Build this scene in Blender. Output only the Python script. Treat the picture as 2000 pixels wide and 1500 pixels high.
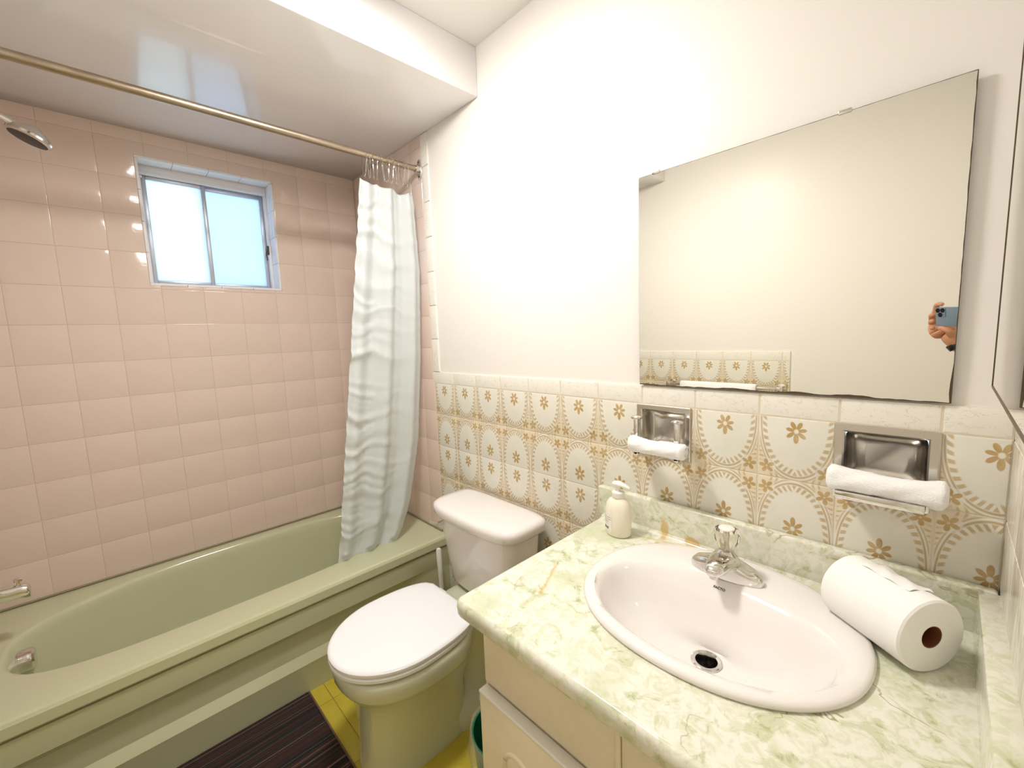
import bpy, bmesh, math, random
from mathutils import Vector, Matrix
random.seed(7)
PI = math.pi
scene = bpy.context.scene
for o in list(bpy.data.objects): bpy.data.objects.remove(o)
COL = scene.collection

# ------------------------------------------------------------------ camera, world, exposure
CAM = Vector((2.403, -1.12, 1.36))
RIGHT = Vector((0.69507693, 0.71798065, -0.03703847))
DOWN = Vector((0.05673584, -0.106138, -0.99273147))
FWD = Vector((-0.71669317, 0.68792333, -0.11450931))
cam_d = bpy.data.cameras.new('camera')
cam_d.sensor_width = 36.0
cam_d.lens = 824.84 / 2000 * 36.0
cam_d.clip_start = 0.01
cam = bpy.data.objects.new('camera', cam_d)
COL.objects.link(cam)
m = Matrix((RIGHT, -DOWN, -FWD)).transposed().to_4x4()
m.translation = CAM
cam.matrix_world = m
scene.camera = cam

world = bpy.data.worlds.new('overcast_sky')
scene.world = world
world.use_nodes = True
bg = world.node_tree.nodes['Background']
bg.inputs[0].default_value = (0.74, 0.88, 1.0, 1)
bg.inputs[1].default_value = 2.5

scene.view_settings.view_transform = 'Standard'
scene.view_settings.look = 'None'
scene.view_settings.exposure = 0.0
scene.view_settings.gamma = 1.0
scene.view_settings.use_curve_mapping = False
LAMP_STRENGTH = 116.0

# ------------------------------------------------------------------ room dimensions
XW = 2.489          # right wall
YF = -1.54          # wall opposite the mirror
ZC = 2.44           # ceiling
ZS = 2.264          # underside of soffit
XS = 1.10           # soffit front
TP = 0.1503         # pink tile pitch
DP = 0.1541         # decor tile pitch
XD = 0.705          # first decor tile edge


def lin(c):
    c /= 255.0
    return c / 12.92 if c <= 0.04045 else ((c + 0.055) / 1.055) ** 2.4


def rgb(r, g, b):
    return (lin(r), lin(g), lin(b), 1.0)


# ------------------------------------------------------------------ node helpers
class X:
    """a float socket with arithmetic"""
    nt = None

    def __init__(self, s): self.s = s

    @staticmethod
    def op(kind, *a, clamp=False):
        n = X.nt.nodes.new('ShaderNodeMath')
        n.operation = kind
        n.use_clamp = clamp
        for i, v in enumerate(a):
            if isinstance(v, X): X.nt.links.new(v.s, n.inputs[i])
            else: n.inputs[i].default_value = float(v)
        return X(n.outputs[0])

    def __add__(a, b): return X.op('ADD', a, b)
    __radd__ = __add__
    def __sub__(a, b): return X.op('SUBTRACT', a, b)
    def __rsub__(a, b): return X.op('SUBTRACT', b, a)
    def __mul__(a, b): return X.op('MULTIPLY', a, b)
    __rmul__ = __mul__
    def __truediv__(a, b): return X.op('DIVIDE', a, b)
    def __pow__(a, b): return X.op('POWER', a, b)


def xabs(a): return X.op('ABSOLUTE', a)
def xmax(a, b): return X.op('MAXIMUM', a, b)
def xmin(a, b): return X.op('MINIMUM', a, b)
def xsqrt(a): return X.op('SQRT', a)
def xsin(a): return X.op('SINE', a)
def xcos(a): return X.op('COSINE', a)
def xatan2(a, b): return X.op('ARCTAN2', a, b)
def sat(a): return X.op('ADD', a, 0.0, clamp=True)
def step(a, soft): return sat(a / soft + 0.5)          # 0 below zero, 1 above
def band(d, lo, hi, soft): return xmin(step(d - lo, soft), step(hi - d, soft))


class Mat:
    def __init__(self, name, color=(0.8, 0.8, 0.8, 1), rough=0.5, metal=0.0, spec=0.5, coat=0.0, trans=0.0, ior=1.45):
        self.m = bpy.data.materials.new(name)
        self.m.use_nodes = True
        self.nt = self.m.node_tree
        self.b = self.nt.nodes['Principled BSDF']
        self.b.inputs['Base Color'].default_value = color
        self.b.inputs['Roughness'].default_value = rough
        self.b.inputs['Metallic'].default_value = metal
        self.b.inputs['Specular IOR Level'].default_value = spec
        self.b.inputs['Coat Weight'].default_value = coat
        self.b.inputs['Coat Roughness'].default_value = 0.08
        self.b.inputs['Transmission Weight'].default_value = trans
        self.b.inputs['IOR'].default_value = ior
        self.tc = None
        X.nt = self.nt

    def coord(self, kind='Object'):
        X.nt = self.nt
        if not self.tc: self.tc = self.nt.nodes.new('ShaderNodeTexCoord')
        return self.tc.outputs[kind]

    def xyz(self, kind='Object', vec=None):
        s = self.nt.nodes.new('ShaderNodeSeparateXYZ')
        self.nt.links.new(vec or self.coord(kind), s.inputs[0])
        return X(s.outputs[0]), X(s.outputs[1]), X(s.outputs[2])

    def pos(self):
        X.nt = self.nt
        g = self.nt.nodes.new('ShaderNodeNewGeometry')
        return g.outputs['Position']

    def noise(self, scale=5, detail=4, rough=0.5, dist=0.0, vec=None, kind='Object', stretch=None):
        n = self.nt.nodes.new('ShaderNodeTexNoise')
        n.inputs['Scale'].default_value = scale
        n.inputs['Detail'].default_value = detail
        n.inputs['Roughness'].default_value = rough
        n.inputs['Distortion'].default_value = dist
        v = vec or self.coord(kind)
        if stretch:
            mp = self.nt.nodes.new('ShaderNodeMapping')
            mp.inputs['Scale'].default_value = stretch
            self.nt.links.new(v, mp.inputs[0])
            v = mp.outputs[0]
        self.nt.links.new(v, n.inputs['Vector'])
        X.nt = self.nt
        return X(n.outputs[0])

    def rand(self):
        X.nt = self.nt
        n = self.nt.nodes.new('ShaderNodeObjectInfo')
        return X(n.outputs['Random'])

    def mix(self, f, a, b):
        n = self.nt.nodes.new('ShaderNodeMix')
        n.data_type = 'RGBA'
        if isinstance(f, X): self.nt.links.new(f.s, n.inputs[0])
        else: n.inputs[0].default_value = f
        for i, v in ((6, a), (7, b)):
            if isinstance(v, tuple): n.inputs[i].default_value = v
            else: self.nt.links.new(v, n.inputs[i])
        return n.outputs[2]

    def color(self, s): self.nt.links.new(s, self.b.inputs['Base Color'])

    def roughness(self, x): self.nt.links.new(x.s, self.b.inputs['Roughness'])

    def bump(self, h, strength=0.2, dist=0.002):
        n = self.nt.nodes.new('ShaderNodeBump')
        n.inputs['Strength'].default_value = strength
        n.inputs['Distance'].default_value = dist
        self.nt.links.new(h.s, n.inputs['Height'])
        self.nt.links.new(n.outputs[0], self.b.inputs['Normal'])


M = {}


def simple(key, color, rough=0.5, bump=None, **k):
    a = Mat(key, color, rough, **k)
    if bump:
        sc, st, di = bump
        a.bump(a.noise(sc, 4), st, di)
    M[key] = a.m
    return a


# paints
simple('wall_paint', rgb(241, 236, 229), 0.36, (60, 0.10, 0.001), spec=0.3)
simple('ceiling_paint', rgb(242, 240, 235), 0.5, (60, 0.1, 0.001))
simple('soffit_paint', rgb(240, 237, 237), 0.2, (9, 0.08, 0.004), coat=0.9)
simple('grout', rgb(226, 214, 192), 0.8)
simple('pink_grout', rgb(216, 194, 180), 0.7)
simple('porcelain', rgb(240, 234, 230), 0.08, coat=0.4)
simple('seat_plastic', rgb(246, 246, 248), 0.14)
simple('sage_porcelain', rgb(206, 207, 182), 0.10, coat=0.3)
simple('chrome', rgb(226, 224, 220), 0.09, metal=1.0)
simple('brushed_chrome', rgb(216, 211, 203), 0.2, metal=1.0)
simple('mirror_glass', rgb(248, 248, 241), 0.01, metal=1.0)
simple('mirror_edge', rgb(84, 66, 46), 0.4)
simple('white_paint', rgb(238, 236, 238), 0.35)
simple('aluminium', rgb(186, 190, 200), 0.35, metal=0.7)
simple('dark_latch', rgb(70, 66, 66), 0.5)
simple('white_plastic', rgb(240, 236, 226), 0.3)
simple('cream_plastic', rgb(244, 236, 216), 0.28)
simple('bin_green', rgb(18, 98, 62), 0.35)
simple('cardboard', rgb(118, 66, 34), 0.85)
simple('paper', rgb(250, 248, 244), 0.9, (140, 0.25, 0.001))
simple('terry', rgb(250, 248, 246), 0.95, (420, 0.6, 0.003))
simple('dark_hole', rgb(38, 26, 18), 0.6)
simple('black_rubber', rgb(14, 14, 15), 0.4)
simple('print_black', rgb(40, 36, 36), 0.6)
simple('print_red', rgb(176, 60, 70), 0.6)
simple('phone_blue', rgb(128, 148, 168), 0.3, metal=0.4)
simple('lens_glass', rgb(12, 12, 16), 0.05)
simple('caulk', rgb(150, 140, 112), 0.8, (90, 0.6, 0.003))
a = simple('skin', rgb(206, 148, 116), 0.5)
a.b.inputs['Subsurface Weight'].default_value = 0.15
a.b.inputs['Subsurface Radius'].default_value = (0.01, 0.004, 0.002)
simple('clear_acrylic', rgb(250, 246, 238), 0.04, trans=1.0, ior=1.47)

# enamel of the tub
a = Mat('tub_enamel', rgb(184, 186, 148), 0.13, coat=0.3)
n1 = a.noise(6, 3)
a.color(a.mix(n1 * 0.5, rgb(203, 204, 170), rgb(194, 196, 158)))
M['tub_enamel'] = a.m

# aged rod
a = Mat('aged_rod', rgb(150, 130, 100), 0.3, metal=1.0)
n1 = a.noise(60, 5, 0.6, stretch=(1, 0.15, 1))
a.color(a.mix(n1, rgb(140, 118, 94), rgb(206, 194, 176)))
a.roughness(n1 * 0.25 + 0.22)
M['aged_rod'] = a.m

# cabinet paint
a = Mat('cabinet_paint', rgb(228, 212, 178), 0.42)
n1 = a.noise(30, 4)
a.color(a.mix(n1, rgb(242, 230, 202), rgb(234, 220, 188)))
a.bump(n1, 0.08, 0.001)
M['cabinet_paint'] = a.m

# pink tile with pressed leaf relief
a = Mat('pink_tile', rgb(226, 196, 182), 0.12, coat=0.25)
x, y, z = a.xyz()
x = x / TP; y = y / TP
sx = xabs(x); sy = xabs(y)
u = (x + y) * 0.7071; v = (x - y) * 0.7071
leaf = xmin(step(0.13 - xabs(v) - xabs(u) * 0.16, 0.05) + step(0.13 - xabs(u) - xabs(v) * 0.16, 0.05), 1.0)
ribs = xsin((xabs(u) - xabs(v) * 1.0) * 46.0) * 0.25 + 0.5
rr = xsqrt(x * x + y * y)
ringm = band(rr, 0.075, 0.10, 0.02)
h = leaf * ribs + ringm * 0.6
r = a.rand()
n1 = a.noise(3, 3, vec=a.pos())
c = a.mix(r, rgb(228, 207, 194), rgb(225, 206, 191))
c = a.mix(h * 0.14, c, rgb(222, 194, 178))
c = a.mix(n1 * 0.35, c, rgb(231, 206, 197))
a.color(c)
a.bump(h, 0.10, 0.001)
M['pink_tile'] = a.m

# decorated tile
a = Mat('decor_tile', rgb(220, 214, 196), 0.16, coat=0.2)
x, y, z = a.xyz()
s = xabs(x) / DP
t = 0.5 - y / DP                       # 0 at the flower edge, 1 at the far edge
sgn = x / DP
F = (s / 0.455) * (s / 0.455) + xmax(t / 0.93, 0.0) ** 2.6
d = (xsqrt(F) - 1.0) * 0.42
th = xatan2(t * 0.55, s)
nz = a.noise(34, 4, vec=a.pos())
n2 = a.noise(12, 3, vec=a.pos())
gold = band(d, 0.000, 0.018, 0.012) * 0.8
gold = xmax(gold, band(d, 0.034, 0.048, 0.012) * 0.7)
teeth = step(xsin(th * 46.0 + d * 70.0) + 0.05, 0.6) * band(d, -0.060, -0.004, 0.02)
gold = xmax(gold, teeth * 0.7)
outside = step(d - 0.055, 0.03)
# scroll arcs in the corners
ax_, ay_ = s - 0.52, t - 1.04
ra = xsqrt(ax_ * ax_ + ay_ * ay_)
arcs = step(xsin(ra * 88.0 + 0.5) - 0.35, 0.4) * step(ra - 0.20, 0.03) * step(0.66 - ra, 0.1)
gold = xmax(gold, arcs * outside * 0.62)
# corner blossom
px, py = s - 0.375, t - 0.83
pr = xsqrt(px * px + py * py)
pa = xatan2(py, px)
lob = xabs(xcos(pa * 2.5 + 0.4))
bl = step(0.030 + lob * 0.082 - pr, 0.016)
gold = xmax(gold * (1.0 - step(0.125 - pr, 0.02) * 0.7), bl * (0.62 + nz * 0.5))
gold = xmin(gold, 1.0 - step(0.016 - pr, 0.012) * 0.7)
# main flower
qx, qy = s, t - 0.24
qr = xsqrt(qx * qx + qy * qy * 0.72)
qa = xatan2(qy, qx)
lob2 = xabs(xcos(qa * 3.5 + PI / 4)) ** 0.8
fl = step(0.034 + lob2 * (0.100 + sat(qy * 4.0) * 0.03) - qr, 0.016) * step(qr - 0.030, 0.016)
gold = xmax(gold, fl * (0.62 + nz * 0.6))
seam = step(s - 0.478, 0.012)
base = a.mix(n2, rgb(238, 234, 225), rgb(229, 226, 211))
base = a.mix(sat(nz - 0.38) * 0.6, base, rgb(214, 214, 188))
oc = a.mix(nz, rgb(234, 222, 196), rgb(220, 202, 166))
c = a.mix(outside * 0.8, base, oc)
gc = a.mix(nz, rgb(204, 176, 126), rgb(176, 142, 84))
c = a.mix(sat(gold * (1.0 - seam) * 1.05), c, gc)
a.color(c)
a.bump(gold + nz * 0.3, 0.06, 0.001)
M['decor_tile'] = a.m

# border tile (white with tan flecks)
a = Mat('border_tile', rgb(238, 230, 216), 0.2, coat=0.2)
n1 = a.noise(48, 4, 0.6, 0.5, vec=a.pos(), stretch=(1, 1, 1.8))
n2 = a.noise(40, 2, vec=a.pos())
fleck = band(xabs(n1 - 0.56), -0.01, 0.011, 0.01) * step(n2 - 0.46, 0.1)
a.color(a.mix(fleck * 0.5, rgb(243, 238, 228), rgb(196, 184, 160)))
a.bump(fleck, 0.05, 0.001)
M['border_tile'] = a.m

# streaky side wall tile
a = Mat('streaky_tile', rgb(232, 226, 212), 0.2, coat=0.2)
n1 = a.noise(14, 5, 0.6, 1.2, vec=a.pos(), stretch=(1, 2.6, 0.5))
a.color(a.mix(step(n1 - 0.55, 0.16) * 0.7, rgb(238, 231, 219), rgb(198, 188, 164)))
M['streaky_tile'] = a.m

# counter laminate
a = Mat('marble_laminate', rgb(232, 232, 206), 0.16, coat=0.3)
P = a.pos()
n0 = a.noise(5.0, 3, 0.5, 0.6, vec=P)
n1 = a.noise(46, 5, 0.62, 1.0, vec=P)
n2 = a.noise(19, 5, 0.6, 1.0, vec=P)
n3 = a.noise(2.6, 5, 0.55, 0.7, vec=P)
n4 = a.noise(3.0, 2, vec=P)
c = a.mix(step(n1 - 0.52, 0.14) * 0.7, rgb(236, 233, 219), rgb(212, 214, 182))
c = a.mix(step(n2 - 0.58, 0.06) * 0.75, c, rgb(200, 205, 166))
c = a.mix(step(n0 - 0.58, 0.12) * 0.6, c, rgb(196, 202, 162))
c = a.mix(step(n2 * 0.5 + n1 * 0.5 - 0.61, 0.06) * 0.6, c, rgb(162, 164, 110))
vein = band(n3, 0.497, 0.503, 0.004) * step(n4 - 0.47, 0.08)
c = a.mix(vein * 0.75, c, rgb(150, 128, 72))
wx, wy, wz = a.xyz(vec=P)
def spot(cx, cz, rx, rz):
    ex = (wx - cx) / rx; ez = (wz - cz) / rz
    return step(1.0 - xsqrt(ex * ex + ez * ez) + (n1 - 0.5) * 1.2, 0.5)
stain = xmax(spot(1.868, 0.800, 0.012, 0.026), spot(1.945, 0.785, 0.020, 0.012)) * step(wy + 0.09, 0.02)
def bar2(x0, y0, x1, y1, w):
    dx, dy = x1 - x0, y1 - y0
    L = math.hypot(dx, dy)
    al = ((wx - x0) * dx + (wy - y0) * dy) / L
    pe = ((wx - x0) * -dy + (wy - y0) * dx) / L
    return step(w - xabs(pe + (n1 - 0.5) * 0.012), 0.006) * band(al, 0.0, L, 0.02)
stain = xmax(stain, bar2(1.735, -0.345, 1.79, -0.47, 0.004) * 0.8)
stain = xmax(stain, bar2(1.80, -0.075, 1.95, -0.04, 0.005) * 0.6)
c = a.mix(stain * 0.7, c, rgb(206, 166, 78))
a.color(c)
M['marble_laminate'] = a.m

# floor
a = Mat('yellow_floor', rgb(198, 182, 70), 0.3)
n1 = a.noise(18, 5, vec=a.pos())
a.color(a.mix(n1, rgb(206, 190, 74), rgb(184, 164, 50)))
M['yellow_floor'] = a.m
simple('floor_joint', rgb(176, 164, 96), 0.7)

# rug
a = Mat('rug_weave', rgb(60, 40, 34), 0.95)
x, y, z = a.xyz()
n1 = a.noise(1.0, 3, 0.7, stretch=(120, 0.3, 1))
n2 = a.noise(1.0, 2, 0.6, stretch=(34, 0.15, 1))
n3 = a.noise(300, 3)
c = a.mix(step(n2 - 0.5, 0.10), rgb(66, 40, 34), rgb(30, 32, 34))
c = a.mix(step(n1 - 0.60, 0.04) * 0.8, c, rgb(146, 120, 104))
c = a.mix(step(0.40 - n1, 0.05) * 0.8, c, rgb(26, 20, 20))
c = a.mix(n3 * 0.35, c, rgb(20, 16, 16))
a.color(c)
a.bump(n3 + n1, 0.8, 0.004)
M['rug_weave'] = a.m
simple('rug_edge', rgb(110, 84, 68), 0.9)


def mixed(key, col, translucent=0.5, transparent=0.0, rough=0.4):
    a = Mat(key, col, rough)
    nt = a.nt
    out = nt.nodes['Material Output']
    tr = nt.nodes.new('ShaderNodeBsdfTranslucent'); tr.inputs[0].default_value = col
    mx = nt.nodes.new('ShaderNodeMixShader'); mx.inputs[0].default_value = translucent
    nt.links.new(a.b.outputs[0], mx.inputs[1]); nt.links.new(tr.outputs[0], mx.inputs[2])
    last = mx
    if transparent:
        tp = nt.nodes.new('ShaderNodeBsdfTransparent')
        m2 = nt.nodes.new('ShaderNodeMixShader'); m2.inputs[0].default_value = transparent
        nt.links.new(mx.outputs[0], m2.inputs[1]); nt.links.new(tp.outputs[0], m2.inputs[2])
        last = m2
    nt.links.new(last.outputs[0], out.inputs[0])
    M[key] = a.m
    return a, tr


a, tr = mixed('frosted_glass', (0.92, 0.95, 0.95, 1), 0.9, 0.0, 0.15)
n1 = a.noise(150, 4)
n2 = a.noise(7, 3)
a.nt.links.new(a.mix(sat(n1 * 0.5 + n2 * 0.8 - 0.25), (0.80, 0.92, 0.97, 1), (0.97, 0.99, 0.97, 1)), tr.inputs[0])
a, tr = mixed('frosted_glass_far', (0.80, 0.86, 0.95, 1), 0.9, 0.0, 0.15)
n1 = a.noise(120, 4)
a.nt.links.new(a.mix(n1, (0.66, 0.78, 0.90, 1), (0.74, 0.84, 0.94, 1)), tr.inputs[0])
mixed('curtain_plastic', (0.88, 0.92, 0.92, 1), 0.42, 0.15, 0.16)
mixed('bag_plastic', (0.85, 0.90, 0.88, 1), 0.15, 0.8, 0.1)

a = Mat('lamp_glass', (1, 1, 1, 1), 0.3)
a.b.inputs['Emission Color'].default_value = (1.0, 0.975, 0.945, 1)
a.b.inputs['Emission Strength'].default_value = LAMP_STRENGTH
M['lamp_glass'] = a.m


# ------------------------------------------------------------------ mesh helpers
def finish(bm, name, smooth=35):
    bmesh.ops.recalc_face_normals(bm, faces=bm.faces)
    me = bpy.data.meshes.new(name)
    bm.to_mesh(me)
    bm.free()
    if smooth:
        me.shade_smooth()
        me.set_sharp_from_angle(angle=math.radians(smooth))
    return me


def obj(name, bm, mat, parent=None, loc=None, smooth=35):
    me = bm if isinstance(bm, bpy.types.Mesh) else finish(bm, name, smooth)
    o = bpy.data.objects.new(name, me)
    COL.objects.link(o)
    if mat and not me.materials: me.materials.append(M[mat])
    if parent: o.parent = parent
    if loc: o.location = loc
    return o


def tag(o, label, cat, group=None, kind=None):
    o['label'] = label
    o['category'] = cat
    if group: o['group'] = group
    if kind: o['kind'] = kind
    return o


def thing(name, label, cat, loc=(0, 0, 0), group=None, kind=None):
    o = bpy.data.objects.new(name, None)
    o.empty_display_size = 0.05
    COL.objects.link(o)
    o.location = loc
    return tag(o, label, cat, group, kind)


def bx(bm, x0, x1, y0, y1, z0, z1, bev=0.0, seg=2):
    mt = Matrix.Translation(((x0 + x1) / 2, (y0 + y1) / 2, (z0 + z1) / 2)) @ Matrix.Diagonal((abs(x1 - x0), abs(y1 - y0), abs(z1 - z0), 1))
    r = bmesh.ops.create_cube(bm, size=1.0, matrix=mt)
    if bev:
        es = set()
        for v in r['verts']:
            for e in v.link_edges: es.add(e)
        bmesh.ops.bevel(bm, geom=list(es), offset=bev, segments=seg, affect='EDGES', profile=0.5)
    return bm


def box(x0, x1, y0, y1, z0, z1, bev=0.0, seg=2):
    return bx(bmesh.new(), x0, x1, y0, y1, z0, z1, bev, seg)


def loft(rings, cap0=True, cap1=True, bm=None, closed=True):
    bm = bm or bmesh.new()
    vs = [[bm.verts.new(p) for p in r] for r in rings]
    for a, b in zip(vs, vs[1:]):
        n = len(a)
        for i in range(n if closed else n - 1):
            j = (i + 1) % n
            bm.faces.new((a[i], a[j], b[j], b[i]))
    if cap0: bm.faces.new(vs[0])
    if cap1: bm.faces.new(vs[-1])
    return bm


def frame_of(d):
    d = d.normalized()
    up = Vector((0, 0, 1)) if abs(d.z) < 0.95 else Vector((1, 0, 0))
    a = d.cross(up).normalized()
    return a, a.cross(d).normalized()


def tube(path, r, n=12, closed=False, bm=None, caps=True):
    path = [Vector(p) for p in path]
    rings = []
    N = len(path)
    for i, p in enumerate(path):
        if closed: d = path[(i + 1) % N] - path[i - 1]
        else: d = path[min(i + 1, N - 1)] - path[max(i - 1, 0)]
        a, b = frame_of(d)
        rr = r[i] if isinstance(r, (list, tuple)) else r
        rings.append([p + a * rr * math.cos(2 * PI * k / n) + b * rr * math.sin(2 * PI * k / n) for k in range(n)])
    if closed: return loft(rings + [rings[0]], False, False, bm)
    return loft(rings, caps, caps, bm)


def lathe(prof, n=32, center=(0, 0, 0), bm=None, caps=(True, True), axis='Z'):
    c = Vector(center)
    rings = []
    for r, z in prof:
        ring = []
        for k in range(n):
            a = 2 * PI * k / n
            p = Vector((r * math.cos(a), r * math.sin(a), z))
            if axis == 'Y': p = Vector((p.x, -p.z, p.y))
            if axis == 'X': p = Vector((p.z, p.x, p.y))
            ring.append(c + p)
        rings.append(ring)
    return loft(rings, caps[0], caps[1], bm)


def sup(cx, cy, a, b, n=2.5, z=0.0, N=64, b2=None):
    """superellipse ring, b towards +y, b2 towards -y"""
    out = []
    for k in range(N):
        t = 2 * PI * k / N
        c, s_ = math.cos(t), math.sin(t)
        bb = b if s_ >= 0 else (b2 if b2 is not None else b)
        out.append(Vector((cx + a * math.copysign(abs(c) ** (2 / n), c), cy + bb * math.copysign(abs(s_) ** (2 / n), s_), z)))
    return out


def wall_mesh(u0, u1, v0, v1, holes, t0, t1, axis):
    """slab spanning u,v with rectangular holes, thickness t0..t1 along axis ('x' or 'y')"""
    us = sorted({u0, u1, *[h[0] for h in holes], *[h[1] for h in holes]})
    vs = sorted({v0, v1, *[h[2] for h in holes], *[h[3] for h in holes]})
    bm = bmesh.new()
    for a, b in zip(us, us[1:]):
        for c, d in zip(vs, vs[1:]):
            mu, mv = (a + b) / 2, (c + d) / 2
            if any(h[0] < mu < h[1] and h[2] < mv < h[3] for h in holes): continue
            if axis == 'x': bx(bm, t0, t1, a, b, c, d)
            else: bx(bm, a, b, t0, t1, c, d)
    return bm


# tiles: local x,y in the plane, +z out of the wall, front face at z = 0
TILE_CACHE = {}


def tile_mesh(pts, mat, thick=0.007, cham=0.0018, gap=0.0009, name='tile'):
    if mat == 'pink_tile': cham, gap = 0.0012, 0.0004
    key = (tuple((round(p[0], 4), round(p[1], 4)) for p in pts), mat, cham)
    if key in TILE_CACHE: return TILE_CACHE[key]
    bm = bmesh.new()
    n = len(pts)

    def inset(dist):
        out = []
        for i in range(n):
            p0, p1, p2 = Vector(pts[i - 1]), Vector(pts[i]), Vector(pts[(i + 1) % n])
            e1 = (p1 - p0).normalized(); e2 = (p2 - p1).normalized()
            n1 = Vector((-e1.y, e1.x)); n2 = Vector((-e2.y, e2.x))
            out.append(p1 + (n1 + n2) * dist)
        return out
    rings = []
    for ins, z in ((gap, -thick), (gap, -cham), (gap + cham * 0.5, -cham * 0.3), (gap + cham * 1.6, 0.0)):
        rings.append([Vector((p.x, p.y, z)) for p in inset(ins)])
    loft(rings, False, True, bm)
    me = finish(bm, name, 18)
    me.materials.append(M[mat])
    TILE_CACHE[key] = me
    return me


def rect(a, b, c, d): return [(a, c), (b, c), (b, d), (a, d)]


ROTS = {
    'left': Matrix(((0, 0, 1), (1, 0, 0), (0, 1, 0))),      # local x -> +y, y -> z, z -> +x
    'back': Matrix(((1, 0, 0), (0, 0, -1), (0, 1, 0))),     # local x -> +x, y -> z, z -> -y
    'front': Matrix(((-1, 0, 0), (0, 0, 1), (0, 1, 0))),    # local x -> -x, z -> +y
    'right': Matrix(((0, 0, -1), (-1, 0, 0), (0, 1, 0))),   # local x -> -y, z -> -x
    'floor': Matrix(((1, 0, 0), (0, 1, 0), (0, 0, 1))),
}


def place_tile(name, me, side, origin, parent, flip=False):
    o = bpy.data.objects.new(name, me)
    COL.objects.link(o)
    o.parent = parent
    mt = ROTS[side].to_4x4()
    if flip: mt = mt @ Matrix.Rotation(PI, 4, 'Z')
    mt.translation = Vector(origin)
    o.matrix_local = mt
    return o


def clip_rect(r, h):
    """rectangle r minus rectangle h -> polygon (one corner or one side cut) or None"""
    a, b, c, d = r
    ha, hb, hc, hd = h
    if b <= ha or a >= hb or d <= hc or c >= hd: return rect(a, b, c, d)
    ina, inb = ha <= a + 1e-6, hb >= b - 1e-6
    inc, ind = hc <= c + 1e-6, hd >= d - 1e-6
    if ina and inb and inc and ind: return None
    if ina and inb: return rect(a, b, hd, d) if inc else rect(a, b, c, hc)
    if inc and ind: return rect(hb, b, c, d) if ina else rect(a, ha, c, d)
    if not ina and not inc: return [(a, c), (b, c), (b, hc), (ha, hc), (ha, d), (a, d)]
    if not inb and not inc: return [(a, c), (b, c), (b, d), (hb, d), (hb, hc), (a, hc)]
    if not ina and not ind: return [(a, c), (ha, c), (ha, hd), (b, hd), (b, d), (a, d)]
    return [(hb, c), (b, c), (b, d), (a, d), (a, hd), (hb, hd)]


def tile_field(name, mat, side, u_edges, v_edges, pitch_u, pitch_v, place, parent, anchors=None, hole=None, flips=None, minsize=0.008):
    """cover a rectangle with tiles; u_edges/v_edges are the nominal joints, first/last may be cut"""
    for iv in range(len(v_edges) - 1):
        for iu in range(len(u_edges) - 1):
            a, b = u_edges[iu], u_edges[iu + 1]
            c, d = v_edges[iv], v_edges[iv + 1]
            if b - a < minsize or d - c < minsize: continue
            pts = rect(a, b, c, d)
            for hl in (hole or []):
                if pts and len(pts) == 4:
                    xs = [p[0] for p in pts]; ys = [p[1] for p in pts]
                    pts = clip_rect((min(xs), max(xs), min(ys), max(ys)), hl)
            if not pts: continue
            xs = [p[0] for p in pts]; ys = [p[1] for p in pts]
            if max(xs) - min(xs) < minsize or max(ys) - min(ys) < minsize: continue
            # nominal tile centre (keeps the printed pattern in register on cut tiles)
            cu = anchors[0](iu, a, b); cv = anchors[1](iv, c, d)
            fl = bool(flips and flips(iv))
            loc = [(p[0] - cu, p[1] - cv) for p in pts]
            if fl: loc = [(-p[0], -p[1]) for p in loc]
            place_tile(name, tile_mesh(loc, mat, name=name), side, place(cu, cv), parent, fl)


def frange(a, b, stp):
    out = []
    while a < b - 1e-6:
        out.append(a); a += stp
    out.append(b)
    return out


# ------------------------------------------------------------------ room shell
T = 0.007    # tile thickness
fl = obj('floor', box(-0.14, XW + 0.1, YF - 0.1, 0.12, -0.10, -0.004), 'floor_joint', smooth=0)
tag(fl, 'yellow floor between the bathtub and the vanity', 'floor', kind='structure')
def grout_bed(parent, mat, a):
    o = obj('grout_bed', a, mat, parent, smooth=0)
    return o
fx = frange(0.73 - 0.305 * 3 + 0.10, XW, 0.305)
fy = frange(YF, 0.0, 0.305)
for a0, b0 in zip(fx, fx[1:]):
    for c0, d0 in zip(fy, fy[1:]):
        if b0 <= 0.0: continue
        a1 = max(a0, 0.0)
        place_tile('floor_tile', tile_mesh(rect(-(b0 - a1) / 2, (b0 - a1) / 2, -(d0 - c0) / 2, (d0 - c0) / 2), 'yellow_floor', 0.004, 0.0006, 0.0008, 'floor_tile'), 'floor', ((a1 + b0) / 2, (c0 + d0) / 2, 0.0), fl)

ce = obj('ceiling', box(-0.14, XW + 0.1, YF - 0.1, 0.12, ZC, ZC + 0.1), 'ceiling_paint', smooth=0)
tag(ce, 'white painted ceiling above the mirror wall', 'ceiling', kind='structure')
so = obj('ceiling_soffit', box(-T, XS, YF - T, T, ZS, ZC, 0.004, 2), 'soffit_paint')
tag(so, 'lowered glossy white soffit box above the bathtub', 'soffit', kind='structure')

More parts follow.
